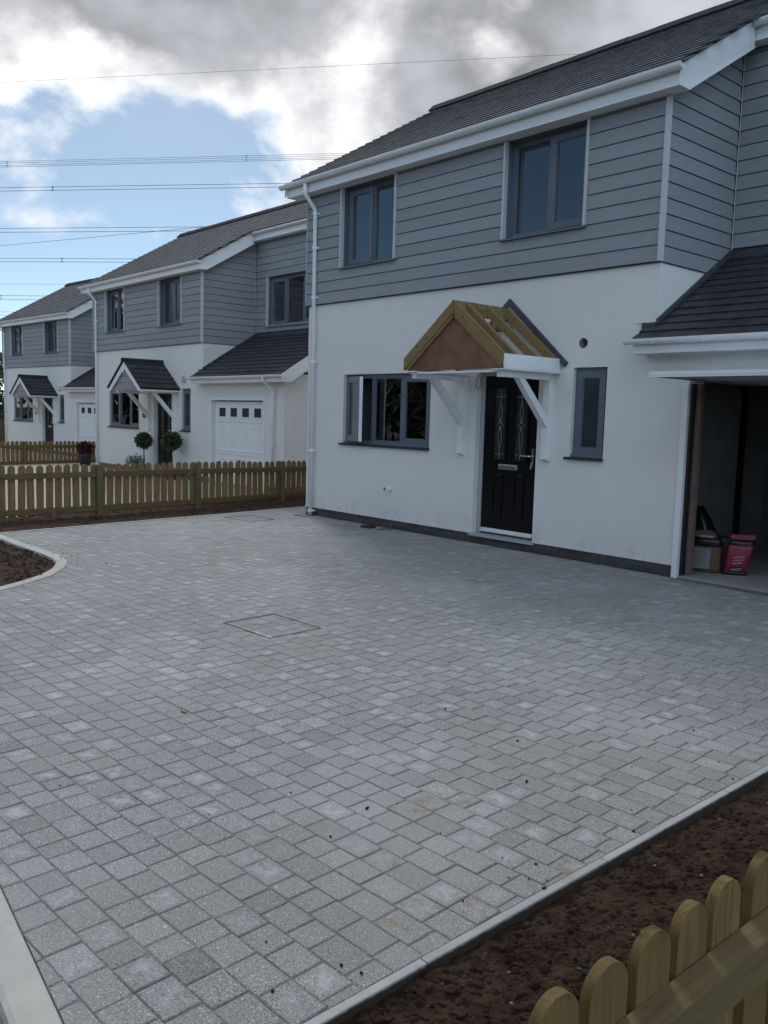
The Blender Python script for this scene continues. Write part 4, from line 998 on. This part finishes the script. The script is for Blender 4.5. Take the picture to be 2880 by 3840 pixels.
    m = mb(); m.box(GX0+0.023, GX1-0.002, -0.249, -0.001, 2.212, 2.222); m.build('soffit', 'white_upvc', gr)
    half_gutter(gr, GX0-0.04, GX1+0.13, -0.328, 2.352, r=0.054, clips=7)
    m = mb(); gb = lambda y: 2.205+GS*(y-0.0); m.prism([(-0.276, 2.34), (-0.276, 2.208), (-0.03, 2.206), (YI+0.4, gb(YI+.42)), (YI+.4, zg(YI+.4)-0.015), (-0.25, zg(-.25)-0.015)], 'x', GX1-0.001, GX1+0.018); m.build('bargeboard', 'white_upvc', gr)
    m = mb(); m.prism([(0.0, 2.24), (YI+0.38, gb(YI+.4)+0.01), (YI+.38, gb(YI+.4)+0.02), (0.0, 2.25)], 'x', XG+0.002, GX1-0.002); m.build('verge_soffit', 'white_upvc', gr)
    # --- pipes
    dp = downpipe(H, -1.455, -0.275, 5.00, -0.072, dig-0.01, [4.06, 3.30, 2.3, 0.9, -0.07])
    downpipe(H, 7.70, -0.33, 2.31, -0.075, dig-0.01, [1.70, 0.9, 0.1], drop=0.08)
    # --- garage surround
    for xa, xb in ((4.958, 5.024), (7.245, 7.312)):
        m = mb(); m.box(xa, xb, -0.022, 0.10, dig, 1.905 if first else 1.90); m.build('garage_post', 'white_upvc', H)
    m = mb(); m.box(5.025, 7.244, -0.020, 0.10, 1.822, 1.902); (m.build('garage_head', 'white_upvc', H) if not first else None)
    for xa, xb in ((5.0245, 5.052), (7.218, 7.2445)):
        if first: m = mb(); m.box(xa, xb, 0.025, 0.10, dig+0.02, 1.90); m.build('dark_gap_strip', 'black_plastic', H)  # black strip stands in for the dark gap between post and timber
    for xa, xb in ((5.035, 5.100), (7.17, 7.235)):
        if first: m = mb(); m.box(xa, xb, 0.102, 0.17, -0.124, 1.90); m.build('timber_upright', 'garage_timber', H)
    (garage_open if first else garage_closed)(H)
    # --- windows and door
    t = (big[1]-big[0])/3
    b0, b1, b2, b3 = big[0], -0.105, 0.535, big[1]
    window(H, big[0]+0.004, big[1]-0.004, big[2]+0.004, big[3]-0.004, 0.055, [(b0, b1, 'o' if first else 's'), (b1, b2, 'f'), (b2, b3, 's')], sill='slate')
    window(H, sml[0]+0.004, sml[1]-0.004, sml[2]+0.004, sml[3]-0.004, 0.055, [(sml[0], sml[1], 's')], handle=False, obscure=True, sill='slate')
    window(H, up[0][0]+0.002, up[0][1]-0.002, up[0][2], up[0][3], 0.085, [(up[0][0], -0.225, 's'), (-0.225, up[0][1], 'f')], sill=0.0)
    window(H, up[1][0]+0.002, up[1][1]-0.002, up[1][2], up[1][3], 0.085, [(up[1][0], 3.005, 'f'), (3.005, up[1][1], 's')], sill=0.0, obscure=not first)
    window(H, rec[0][0]+0.002, rec[0][1]-0.002, rec[0][2], rec[0][3], YI+0.06, [(rec[0][0], 5.83, 's'), (5.83, 6.51, 'f'), (6.51, rec[0][1], 's')], sill=YI)
    front_door(H)
    if not first:
        for a, b, yy in ((5.85, 6.50, YI+0.17), (5.2, 5.45, YI+0.17)):
            m = mb(); n = 40; rings = []
            for i in range(n+1):
                xx = a+(b-a)*i/n; yv = yy+0.02*math.sin(i*1.1)+0.008*math.sin(i*2.3); rings.append([(xx, yv, 3.64), (xx, yv, 4.85), (xx, yv+0.004, 4.85), (xx, yv+0.004, 3.64)])
            m.loft(rings); m.build('curtain', 'curtain', H, smooth=True)
        for a, b in ((-0.7, -0.1), (0.5, 1.15)):
            m = mb(); n = 30; rings = []
            for i in range(n+1):
                xx = a+(b-a)*i/n; yv = 0.20+0.015*math.sin(i*1.1); rings.append([(xx, yv, 1.0), (xx, yv, 2.1), (xx, yv+0.004, 2.1), (xx, yv+0.004, 1.0)])
            m.loft(rings); m.build('curtain', 'curtain', H, smooth=True)
        canopy_roofed(H, xf)
        m = mb(); m.box(1.40, 1.62, -0.012, -0.0005, 1.34, 1.50); m.build('number_plate', 'sill_slate', H)
        m = mb(); m.box(3.64, 3.79, -0.05, -0.0005, 2.255, 2.40); m.build('wall_box', 'trim_grey', H)
        m = mb(); m.tube([(0.48, -0.09, -0.25), (0.48, -0.09, 0.20), (0.48, -0.075, 0.235), (0.48, -0.02, 0.24), (0.48, -0.0005, 0.24)], 0.034, 10); m.build('waste_pipe', 'white_upvc', H, smooth=True)
    else:
        canopy_frame(H)
        m = mb(); m.tube([(0.405, -0.001, 0.418), (0.400, -0.12, 0.430)], 0.026, 14); wp = m.build('waste_pipe', 'white_upvc', H, smooth=False)
        m = mb(); m.tube([(0.400, -0.121, 0.4301), (0.3999, -0.1225, 0.4302)], 0.020, 14); m.build('bore_disc', 'black_plastic', wp)  # black disc stands in for the shade inside the capped pipe
        # loose cable looped by the door head
        m = mb(); m.tube([(2.06+0.045*math.cos(a), -0.012-0.01*math.sin(a*2), 1.95+0.085*math.sin(a)) for a in [2*math.pi*i/18 for i in range(19)]], 0.004, 6); m.build('loose_cable', 'black_plastic', H)
    tag(H, label, 'house', 'houses in the row')
    return H
def empty_part(name, parent):
    """backing sheet that carries the boards of the cladding"""
    m = mb(); m.box(XL+0.01, XC-0.05, -0.0028, -0.0008, CB+0.01, 3.66)
    return m.build(name, 'roof_felt', parent)
house('house', (0, 0, 0), 0.0, 'nearest grey and white house with unfinished wooden porch canopy and open garage', True, True, 300)
house('house', (-13.566, 2.228, -0.085), 0.0, 'middle house of the row, with two ball trees beside its door', False, False, 240)
house('house', (-26.789, 3.991, -0.173), R(3.29), 'farthest house of the row, at the left edge of the picture', False, False, 120)
# ================================================================== FENCES
def picket_mesh(w, t, z0, z1, n=7):
    prof = [(-w/2, z0), (w/2, z0)]
    r = w/2; zc = z1-r
    prof += [(r*math.cos(a), zc+r*math.sin(a)) for a in [math.pi*i/n for i in range(n+1)]]
    return prof
def fence(name, label, posts, ztops, zb, sides, pitch, pw, pt, near=False, extra=0):
    """posts: plan positions; pickets sit on the far side of the rails (sides = +1: left of the run)"""
    root = empty(name, (posts[0][0], posts[0][1], zb[0])); o = root.location.copy()
    rf = random.Random(len(label))
    pm, rm = ('picket_wood_near', 'rail_wood') if near else ('picket_wood', 'rail_wood')
    for i, p in enumerate(posts):
        zt = ztops[i]-0.005-o.z; zg_ = zb[i]-0.20-o.z
        m = mb(); a = 0.048
        d = Vector(posts[min(i+1, len(posts)-1)])-Vector(posts[max(i-1, 0)]); ang = math.atan2(d.y, d.x)
        n = 8; prof = [(-a, zg_), (a, zg_)] + [(a*math.cos(t), zt-a*0.75+a*0.75*math.sin(t)) for t in [math.pi*j/n for j in range(n+1)]]
        m.prism(prof, 'y', -a, a); m.xf(Matrix.Translation((p[0]-o.x, p[1]-o.y, 0)) @ Matrix.Rotation(ang, 4, 'Z')); m.build('post', 'post_wood', root)
    for i in range(len(posts)-1):
        A, B = Vector(posts[i]), Vector(posts[i+1]); d = B-A; L = d.length; d.normalize(); nrm = Vector((-d.y, d.x))*sides
        ang = math.atan2(d.y, d.x)
        def at(s, off): q = A+d*s+nrm*off; return q
        for hr, hh in ((0.115, 0.090), (None, 0.090)):
            m = mb()
            for_z = []
            for k, q in ((0, 0.05), (1, L-0.05)):
                zt = ztops[i+k]-o.z; zz = zt-0.115-hh if hr else (zb[i+k]+0.075-o.z)
                a_, b_ = at(q, -0.024), at(q, 0.024)
                for_z.append([(a_.x-o.x, a_.y-o.y, zz), (b_.x-o.x, b_.y-o.y, zz), (b_.x-o.x, b_.y-o.y, zz+hh), (a_.x-o.x, a_.y-o.y, zz+hh-0.010)])
            m.loft(for_z); m.build('rail', rm, root)
        n = max(1, round(L/pitch)); n0 = n
        for j in range(n0):
            s = (j+0.5+0.5*(0))*L/n0 if near else (j+0.5)*L/n0
            t = s/L; zt = ztops[i]*(1-t)+ztops[i+1]*t + rf.gauss(0, 0.005) - o.z; z0 = zb[i]*(1-t)+zb[i+1]*t+0.05-o.z
            w = pw+rf.gauss(0, 0.001); m = mb(); m.prism(picket_mesh(w, pt, z0, zt, 18 if near else 7), 'y', -pt/2, pt/2)
            q = at(s, 0.0245+pt/2+rf.uniform(0, 0.002))
            m.xf(Matrix.Translation((q.x-o.x, q.y-o.y, 0)) @ Matrix.Rotation(ang, 4, 'Z') @ Matrix.Rotation(rf.gauss(0, 0.010), 4, 'Y')); m.build('picket', pm, root)
    return tag(root, label, 'fence', None)
fence('picket_fence', 'picket fence along the soil strip beyond the drive, left of the nearest house',
      [(-3.20, -6.65), (-3.26, -4.62), (-3.40, -2.77), (-3.61, -0.92), (-3.95, 1.09), (-4.28, 3.05)], [0.60, 0.605, 0.607, 0.600, 0.568, 0.55], [-0.215, -0.21, -0.205, -0.205, -0.21, -0.22], 1, 0.1455, 0.108, 0.018)
fence('picket_fence', 'farther picket fence standing between the middle and the farthest house',
      [(-15.45, -5.25), (-15.8, -3.3), (-16.13, -1.36), (-16.49, 0.58), (-16.85, 2.52), (-17.2, 4.4)], [0.47, 0.465, 0.46, 0.445, 0.43, 0.42], [-0.31]*6, 1, 0.142, 0.106, 0.018)
nf = fence('picket_fence', 'close-up picket fence with mossy rounded tops in the bottom right corner',
      [(9.075, -8.565), (9.075, -6.075), (9.075, -3.9), (9.075, -2.0)], [0.612]*4, [-0.19]*4, 1, 0.1383, 0.106, 0.020, near=True)
# ================================================================== SMALL THINGS BY THE WALL
def thing(name, label, cat, loc, rz=0.0): return tag(empty(name, loc, rz), label, cat)
# slotted drain across the garage mouth
t = thing('drain_channel', 'long dark slotted drain across the mouth of the open garage', 'drain', (6.17, -0.055, GZ))
m = mb(); m.box(-1.15, 1.14, -0.050, -0.046, -0.05, 0.003); m.box(-1.15, 1.14, 0.046, 0.050, -0.05, 0.003); m.box(-1.15, 1.14, -0.0455, 0.0455, -0.05, -0.040); m.build('channel', 'black_plastic', t)
m = mb(); n = 76
for i in range(n+1):
    x = -1.148+2.286*i/n; m.box(x-0.007, x+0.007, -0.0455, 0.0455, -0.012, 0.001)
m.box(-1.15, 1.14, -0.006, 0.006, -0.0125, 0.0016); m.build('grate', 'steel', t)
# gully with its lid lifted off
t = thing('gully', 'black square gully opening in the setts below the big window', 'gully', (0.495, -0.185, GZ), R(12))
m = mb()
for q in ((-0.085, 0.085, -0.085, -0.072), (-0.085, 0.085, 0.072, 0.085), (-0.085, -0.072, -0.072, 0.072), (0.072, 0.085, -0.072, 0.072)): m.box(q[0], q[1], q[2], q[3], -0.05, 0.006)
m.build('rim', 'black_plastic', t)
m = mb(); m.box(-0.0715, 0.0715, -0.0715, 0.0715, -0.05, -0.002); m.build('well_fill', 'black_plastic', t)  # solid black fill stands in for the shade down the opening
t = thing('gully_lid', 'loose black plastic gully lid lying on the setts left of its opening', 'gully lid', (0.20, -0.24, GZ+0.002), R(8))
m = mb(); m.cbox(-0.10, 0.10, -0.075, 0.075, 0.0, 0.030, 0.010); m.build('lid', 'black_plastic', t)
m = mb()
for i in range(6): m.box(-0.075+i*0.026, -0.062+i*0.026, -0.055, 0.055, 0.0302, 0.034)
m.build('rib', 'black_plastic', t)
# terracotta-red gully tray by the downpipe
t = thing('gully_tray', 'small rust-red gully tray at the foot of the white downpipe', 'gully tray', (-1.455, -0.20, GZ), R(4))
m = mb()
for q in ((-0.11, 0.11, -0.12, -0.105), (-0.11, 0.11, 0.105, 0.12), (-0.11, -0.095, -0.105, 0.105), (0.095, 0.11, -0.105, 0.105)): m.box(q[0], q[1], q[2], q[3], -0.05, 0.008)
m.build('rim', 'red_plastic', t)
m = mb(); m.box(-0.0945, 0.0945, -0.1045, 0.1045, -0.05, -0.001); m.build('well_fill', 'black_plastic', t)  # solid black fill stands in for the dark inside of the tray
m = mb(); m.tube([(5.655, -6.187, GZ+0.0065), (5.680, -6.176, GZ+0.0065)], 0.0055, 8); o = m.build('cigarette_butt', 'butt_orange')
tag(o, 'tiny orange cigarette butt on the setts left of centre', 'cigarette butt')
m = mb(); m.tube([(5.6545, -6.1872, GZ+0.0065), (5.649, -6.1896, GZ+0.0065)], 0.0052, 8); m.build('burnt_tip', 'black_plastic', o)
# ------------------------------------------------------------------ sacks in the garage
def sack(w, d, rows, lean=(0, 0), n=28, seed=1):
    """rows: (height, width factor, depth factor); squared-off pillow rings"""
    rr = random.Random(seed); rings = []
    for h, fw, fd in rows:
        ring = []
        for j in range(n):
            a = 2*math.pi*j/n; c, s = math.cos(a), math.sin(a); e = 0.45
            x = math.copysign(abs(c)**e, c)*w/2*fw; y = math.copysign(abs(s)**e, s)*d/2*fd
            k = 1+rr.uniform(-.018, .018); ring.append((x*k+lean[0]*h, y*k+lean[1]*h, h+rr.uniform(-.003, .003)))
        rings.append(ring)
    return rings
def text_mesh(name, body, size, M, mat, parent):
    cu = bpy.data.curves.new(name, 'FONT'); cu.body = body; cu.size = size; cu.align_x = 'CENTER'; cu.align_y = 'CENTER'; cu.resolution_u = 2; cu.extrude = 0.0006
    o = bpy.data.objects.new(name, cu); COL.objects.link(o)
    me = bpy.data.meshes.new_from_object(o.evaluated_get(bpy.context.evaluated_depsgraph_get())); bpy.data.objects.remove(o)
    me.transform(M); me.materials.clear(); me.materials.append(MATS[mat])
    p = bpy.data.objects.new(name, me); COL.objects.link(p); p.parent = parent; return p
FACE = Matrix.Rotation(R(90), 4, 'X')                    # text stands up, read from -Y
GF = -0.1245
t = thing('cement_sack', 'brown paper cement sack with a pale label, at the left inside the garage', 'sack', (5.075, 0.50, GF), R(18))
m = mb(); m.loft(sack(0.30, 0.17, [(0.0, .80, .75), (0.012, .97, .97), (0.06, 1.03, 1.06), (0.16, 1.0, 1.05), (0.25, .98, .98), (0.285, .98, .9)], seed=2)); sk = m.build('sack_body', 'paper_brown', t, smooth=True)
m = mb(); m.loft(sack(0.302, 0.165, [(0.2855, .98, .92), (0.31, 1.02, 1.02), (0.345, .99, 1.0), (0.385, .93, .82)], seed=4)); m.build('sack_band', 'bag_black', t, smooth=True)
m = mb(); m.loft(sack(0.27, 0.11, [(0.386, 1.0, 1.1), (0.41, .96, .85), (0.435, .80, .45), (0.455, .55, .15)], lean=(-0.08, 0), seed=6)); m.build('sack_top', 'paper_brown', t, smooth=True)
m = mb(); m.hexa([(-0.135, -0.0985, 0.045), (0.055, -0.0985, 0.045), (0.055, -0.0965, 0.045), (-0.135, -0.0965, 0.045), (-0.135, -0.095, 0.265), (0.055, -0.095, 0.265), (0.055, -0.093, 0.265), (-0.135, -0.093, 0.265)]); lb = m.build('paper_label', 'paper_white', t)
m = mb()
for i in range(9): m.box(-0.12, -0.12+[.13, .15, .11, .15, .14, .10, .15, .12, .07][i], -0.1005, -0.0990, 0.245-i*0.020, 0.250-i*0.020)
m.build('label_print', 'mortar_dark', lb)
text_mesh('sack_lettering', 'cement', 0.048, Matrix.Translation((0.0, -0.080, 0.400)) @ Matrix.Rotation(R(-18), 4, 'X') @ FACE, 'print_white', t)
t = thing('adhesive_bag', 'bright pink plastic bag with a black top, standing upside down on the garage floor', 'bag', (5.355, 0.585, GF), R(30))
L_ = (0.17, 0.02)
m = mb(); m.loft(sack(0.25, 0.13, [(0.0, .92, .5), (0.006, 1.0, .75), (0.035, .98, .9)], lean=L_, seed=3)); m.build('bag_foot', 'bag_black', t, smooth=True)
m = mb(); m.loft(sack(0.25, 0.13, [(0.0355, .98, .9), (0.08, .93, 1.05), (0.14, .96, 1.1), (0.22, 1.03, 1.1), (0.30, 1.06, 1.0), (0.33, 1.06, .95)], lean=L_, seed=5)); m.build('bag_body', 'bag_pink', t, smooth=True)
m = mb(); m.loft(sack(0.262, 0.125, [(0.3305, 1.0, .97), (0.36, .98, .85), (0.385, .94, .6)], lean=L_, seed=7)); m.build('bag_band', 'bag_black', t, smooth=True)
m = mb(); m.loft(sack(0.245, 0.075, [(0.3855, .98, .9), (0.405, 1.0, .5), (0.425, 1.04, .22), (0.44, 1.0, .1)], lean=L_, seed=8)); m.build('bag_top', 'bag_pink', t, smooth=True)
def onbag(x, z): return Matrix.Translation((x+L_[0]*z, -0.0745+L_[1]*z, z)) @ FACE @ Matrix.Rotation(R(180+8), 4, 'Z')
m = mb(); m.box(-0.055, 0.055, -0.0722, -0.0715, 0.055, 0.100); m.xf(Matrix.Translation((L_[0]*0.075, 0, 0))); m.build('print_panel', 'bag_black', t)
text_mesh('bag_lettering', 'ULTRA', 0.034, onbag(0.0, 0.070), 'print_white', t)
text_mesh('bag_lettering', 'rapid set', 0.027, onbag(0.0, 0.135), 'print_white', t)
text_mesh('bag_lettering', 'flexible floor', 0.021, onbag(0.0, 0.168), 'print_white', t)
text_mesh('bag_lettering', 'tile adhesive', 0.024, onbag(0.0, 0.200), 'print_white', t)
text_mesh('bag_lettering', 'WALL', 0.055, Matrix.Translation((L_[0]*0.352+0.005, -0.0665, 0.352)) @ Matrix.Rotation(R(-12), 4, 'X') @ FACE @ Matrix.Rotation(R(180), 4, 'Z'), 'bag_pink', t)
t = thing('plastic_sheet', 'black plastic sheet heaped against the garage wall behind the sacks', 'plastic sheet', (4.86, 0.86, GF), R(8))
m = mb(); m.loft(sack(0.34, 0.30, [(0.0, .9, .9), (0.02, 1.0, 1.0), (0.2, .98, .98), (0.38, .82, .9), (0.52, .55, .8), (0.62, .28, .6), (0.68, .1, .3)], lean=(-0.12, 0.0), seed=9)); m.build('sheet_folds', 'bag_black', t, smooth=True)
t = thing('cardboard_box', 'dim grey carton between the two sacks at the back', 'box', (5.10, 0.86, GF), R(-6))
m = mb(); m.box(-0.13, 0.13, -0.10, 0.10, 0.0, 0.36); m.build('carton', 'block_wall', t)
m = mb(); m.hexa([(-0.13, -0.101, 0.3605), (0.13, -0.101, 0.3605), (0.13, 0.0, 0.3605), (-0.13, 0.0, 0.3605), (-0.13, -0.16, 0.40), (0.13, -0.16, 0.40), (0.13, -0.155, 0.403), (-0.13, -0.155, 0.403)]); m.build('flap', 'block_wall', t)
# ================================================================== PLANTS
def leaves(m, c, rad, n, size, rng, shell=0.55, squash=1.0, flat=False):
    for _ in range(n):
        d = Vector((rng.gauss(0, 1), rng.gauss(0, 1), rng.gauss(0, 1))).normalized()
        k = (shell+(1-shell)*rng.random()**0.6)*(1.0 if rng.random() < .82 else rng.uniform(1.0, 1.22))
        p = Vector(c)+Vector((d.x*rad[0], d.y*rad[1], d.z*rad[2]))*k
        ax = (d+Vector((rng.gauss(0, .5), rng.gauss(0, .5), rng.gauss(0, .5)))).normalized()
        sd = ax.cross(Vector((rng.gauss(0, 1), rng.gauss(0, 1), rng.gauss(0, 1)))).normalized(); s = size*rng.uniform(.6, 1.25)
        up = ax.cross(sd)*s*0.12; t = (min(1, max(0, rng.gauss(.5, .28))), 0, 0)
        b = len(m.v); m.v += [tuple(p-ax*s*.5), tuple(p+sd*s*.26+up), tuple(p+ax*s*.6), tuple(p-sd*s*.26+up)]; m.face((b, b+1, b+2, b+3), t)
def ball_tree(label, x, y, z, zc, r):
    rng = random.Random(int(x*100)); t = thing('topiary_tree', label, 'topiary', (x, y, z)); t['group'] = 'ball trees beside the door'
    m = mb(); m.lathe([(0.13, 0), (0.15, 0.02), (0.18, 0.26), (0.19, 0.28), (0.175, 0.285), (0.16, 0.25), (0.01, 0.24)], 18); m.build('pot', 'pot_dark', t, smooth=True)
    m = mb(); m.tube([(0, 0, 0.22), (0.008, 0.004, 0.45), (0, 0, zc-z)], [0.020, 0.017, 0.014], 8); m.build('trunk', 'bark', t)
    for k in range(5):
        a = k*1.3; m = mb(); m.tube([(0, 0, zc-z-r*.6), (0.6*r*math.cos(a), 0.6*r*math.sin(a), zc-z+r*.25*(k-2)/2)], [0.01, 0.004], 5); m.build('branch', 'bark', t)
    m = mb(); leaves(m, (0, 0, zc-z), (r, r, r*.95), 900, 0.10, rng, 0.35); m.build('crown', 'leaf_dark', t, attr=True)
H2 = Vector((-13.566, 2.228, -0.085))
def h2(x, y): return H2.x+x, H2.y+y
x, y = h2(2.19, -0.36); ball_tree('small ball tree left of the middle house door, on a bare thin stem', x, y, -0.243, 0.665, 0.205)
x, y = h2(3.72, -0.36); ball_tree('bushier ball tree right of the middle house door', x, y, -0.243, 0.70, 0.24)
x, y = h2(2.12, -0.55); t = thing('potted_plant', 'low grey-green potted plant under the left ball tree', 'plant', (x, y, -0.243))
m = mb(); m.lathe([(0.10, 0), (0.13, 0.2), (0.12, 0.205), (0.01, 0.19)], 14); m.build('pot', 'pot_dark', t)
m = mb(); rng = random.Random(4); leaves(m, (0, 0, 0.36), (0.26, 0.26, 0.18), 420, 0.06, rng, 0.1); m.build('foliage', 'leaf_grey', t, attr=True)
m = mb()
for k in range(12):
    a = rng.uniform(0, 6.28); r = rng.uniform(.05, .2); m.tube([(0, 0, 0.19), (r*.5*math.cos(a), r*.5*math.sin(a), .32), (r*math.cos(a), r*math.sin(a), rng.uniform(.38, .52))], 0.004, 4)
m.build('stems', 'bark', t)
t = thing('red_shrub', 'dark red leafy shrub in a dark blue pot by the corner of the middle house', 'shrub', (-15.78, 2.12, -0.243))
m = mb(); m.lathe([(0.15, 0), (0.20, 0.30), (0.21, 0.33), (0.19, 0.335), (0.01, 0.30)], 16); m.build('pot', 'pot_dark', t, smooth=True)
m = mb(); rng = random.Random(8); leaves(m, (0, 0, 0.50), (0.24, 0.24, 0.20), 900, 0.085, rng, 0.2); m.build('crown', 'leaf_red', t, attr=True)
m = mb()
for k in range(7):
    a = k*0.9; m.tube([(0, 0, 0.3), (0.18*math.cos(a), 0.18*math.sin(a), 0.62)], [0.009, 0.003], 5)
m.build('stems', 'bark', t)
# a tree past the far house, and the wood across the road that the upper windows mirror
def tree(label, x, y, z, h, cr, n, seed):
    rng = random.Random(seed); t = thing('garden_tree', label, 'tree', (x, y, z))
    m = mb(); m.tube([(0, 0, -0.2), (0.05, 0.02, h*.25), (-0.04, 0.05, h*.55), (0, 0, h*.8)], [0.22, 0.17, 0.11, 0.04], 9); m.build('trunk', 'bark', t)
    m = mb()
    for k in range(9):
        a = k*2.4; zz = h*(.25+.06*k); m.tube([(0, 0, zz), (cr*.5*math.cos(a), cr*.5*math.sin(a), zz+h*.10)], [0.06, 0.02], 6)
    m.build('limbs', 'bark', t)
    m = mb()
    for k in range(26):
        a = rng.uniform(0, 6.28); zz = h*rng.uniform(.12, .92); r = cr*math.sqrt(max(.05, 1-((zz/h-.45)/.6)**2))*rng.uniform(.2, .85)
        leaves(m, (r*math.cos(a), r*math.sin(a), zz), (cr*.38, cr*.38, cr*.30), n//26, 0.26, rng, 0.2)
    m.build('crown', 'leaf_wood', t, attr=True)
tree('dark green tree showing past the far house at the left edge', -34.5, 6.6, -0.62, 4.6, 2.3, 5200, 3)
t = thing('panel_fence', 'brown wooden fence at the left edge beyond the farthest house', 'fence', (-31.0, 5.4, -0.55), R(97))
for i in range(14): m = mb(); m.box(-1.4+i*0.2, -1.4+i*0.2+0.19, -0.012, 0.012, 0, 1.45); m.build('fence_board', 'fence_brown', t)
for z in (0.3, 1.1): m = mb(); m.box(-1.4, 1.4, 0.0125, 0.05, z, z+0.09); m.build('rail', 'fence_brown', t)
rng = random.Random(21); m = mb()
for k in range(150):
    x = rng.uniform(-100, 26); y = rng.uniform(-42, -28); h = 6.2+max(0, (-32-x)*0.10)+1.2*math.sin(x*0.11)+1.2*math.sin(x*0.31+1)+rng.uniform(-1, 1.8)
    r = rng.uniform(1.8, 3.4)
    leaves(m, (x, y, -0.4+h-r), (r, r, r*1.1), 170, 0.7, rng, 0.2); leaves(m, (x, y, h*.45), (r*1.1, r*1.1, h*.5), 260, 1.0, rng, 0.1)
stuff(m.build('distant_wood', 'leaf_wood', attr=True))
# ================================================================== OVERHEAD LINES
def overhead(name, label, lines, dist, spacers=(), rad=0.020, x_ext=(-900, 1.0)):
    """each conductor runs between two sight lines that meet it at the stated plan distances"""
    def P(u, v, D): d = ray(u, v); return CAM + d*(D/math.hypot(d.x, d.y))
    root = None; ends = []
    for (u0, v0), (u1, v1) in lines:
        a, b = P(u0, v0, dist[0]), P(u1, v1, dist[1]); d = b-a; ends.append((a-d*0.9, b+d*1.3))
    c0 = sum((e[0] for e in ends), Vector())/len(ends)
    root = empty(name, (c0.x, c0.y, 0))
    # anchor the thing at its own height: a line in the air rests on pylons out of the picture
    root.location = c0; o = root.location.copy()
    for e in ends:
        m = mb(); n = 24; pts = []
        for i in range(n+1):
            t = i/n; p = e[0].lerp(e[1], t); pts.append(p-o)
        m.tube(pts, rad, 5); m.build('conductor', 'cable', root)
    for su in spacers:
        qs = []
        for (u0, v0), (u1, v1) in lines:
            t = (su-u0)/(u1-u0); a, b = P(u0, v0, dist[0]), P(u1, v1, dist[1])
            # the point of the wire on the sight column su
            best = min((a.lerp(b, k/400*1.6-0.3) for k in range(401)), key=lambda q: abs((pix(q) or (1e9, 0))[0]-su)); qs.append(best-o)
        m = mb(); r = rad*1.5
        if len(qs) >= 2:
            for i in range(len(qs)-1): m.tube([qs[i], qs[i+1]], r, 5)
            dv = (ends[0][1]-ends[0][0]).normalized()*0.16
            m.tube([qs[0]-dv, qs[0]+dv], r*1.2, 5); m.tube([qs[-1]-dv, qs[-1]+dv], r*1.2, 5)
        m.build('spacer', 'cable', root)
    return tag(root, label, 'power line', 'overhead power lines')
k = 700/1659
def c3(pts): return [((x0*k, 500+y0*k), (x1*k, 500+y1*k)) for (x0, y0), (x1, y1) in pts]
overhead('power_line', 'highest single wire crossing the cloud above the roofs', [((0, 309), (2170, 203))], (95, 72), rad=0.013)
overhead('power_line', 'bundle of four wires with dark spacers, highest bundle in the sky', c3([((0, 252), (1659, 212)), ((0, 267), (1659, 228)), ((0, 287), (1659, 246)), ((0, 300), (1659, 260))]), (95, 85), (26, 1256), rad=0.016)
overhead('power_line', 'pair of wires with one spacer, second bundle from the top', c3([((0, 483), (1659, 458)), ((0, 514), (1659, 490))]), (105, 96), (197,), rad=0.026)
overhead('power_line', 'pair of wires without a spacer, crossed by a slanting wire', c3([((0, 846), (1659, 832)), ((0, 880), (1659, 868))]), (118, 110), (), rad=0.029)
overhead('power_line', 'single slanting wire rising to the right across the blue sky', [((0, 500+1000*k), (700, 500+846*k))], (70, 52), rad=0.013)
overhead('power_line', 'pair of wires with one spacer just above the middle roof', c3([((0, 1110), (1259, 1116)), ((0, 1140), (1259, 1146))]), (125, 120), (233,), rad=0.030)
overhead('power_line', 'thin single wire just above the farthest roof ridge', [((0, 500+1340*k), (260, 500+1341*k))], (135, 132), rad=0.018)
overhead('power_line', 'pair of wires with a spacer at the left edge, low over the farthest roof', [((0, 1108), (170, 1110)), ((0, 1122), (145, 1124))], (150, 147), (4,), rad=0.030)
overhead('power_line', 'lowest pair of wires at the left edge, against white cloud', [((0, 1169), (45, 1170)), ((0, 1181), (25, 1181.5))], (165, 164), (), rad=0.026)
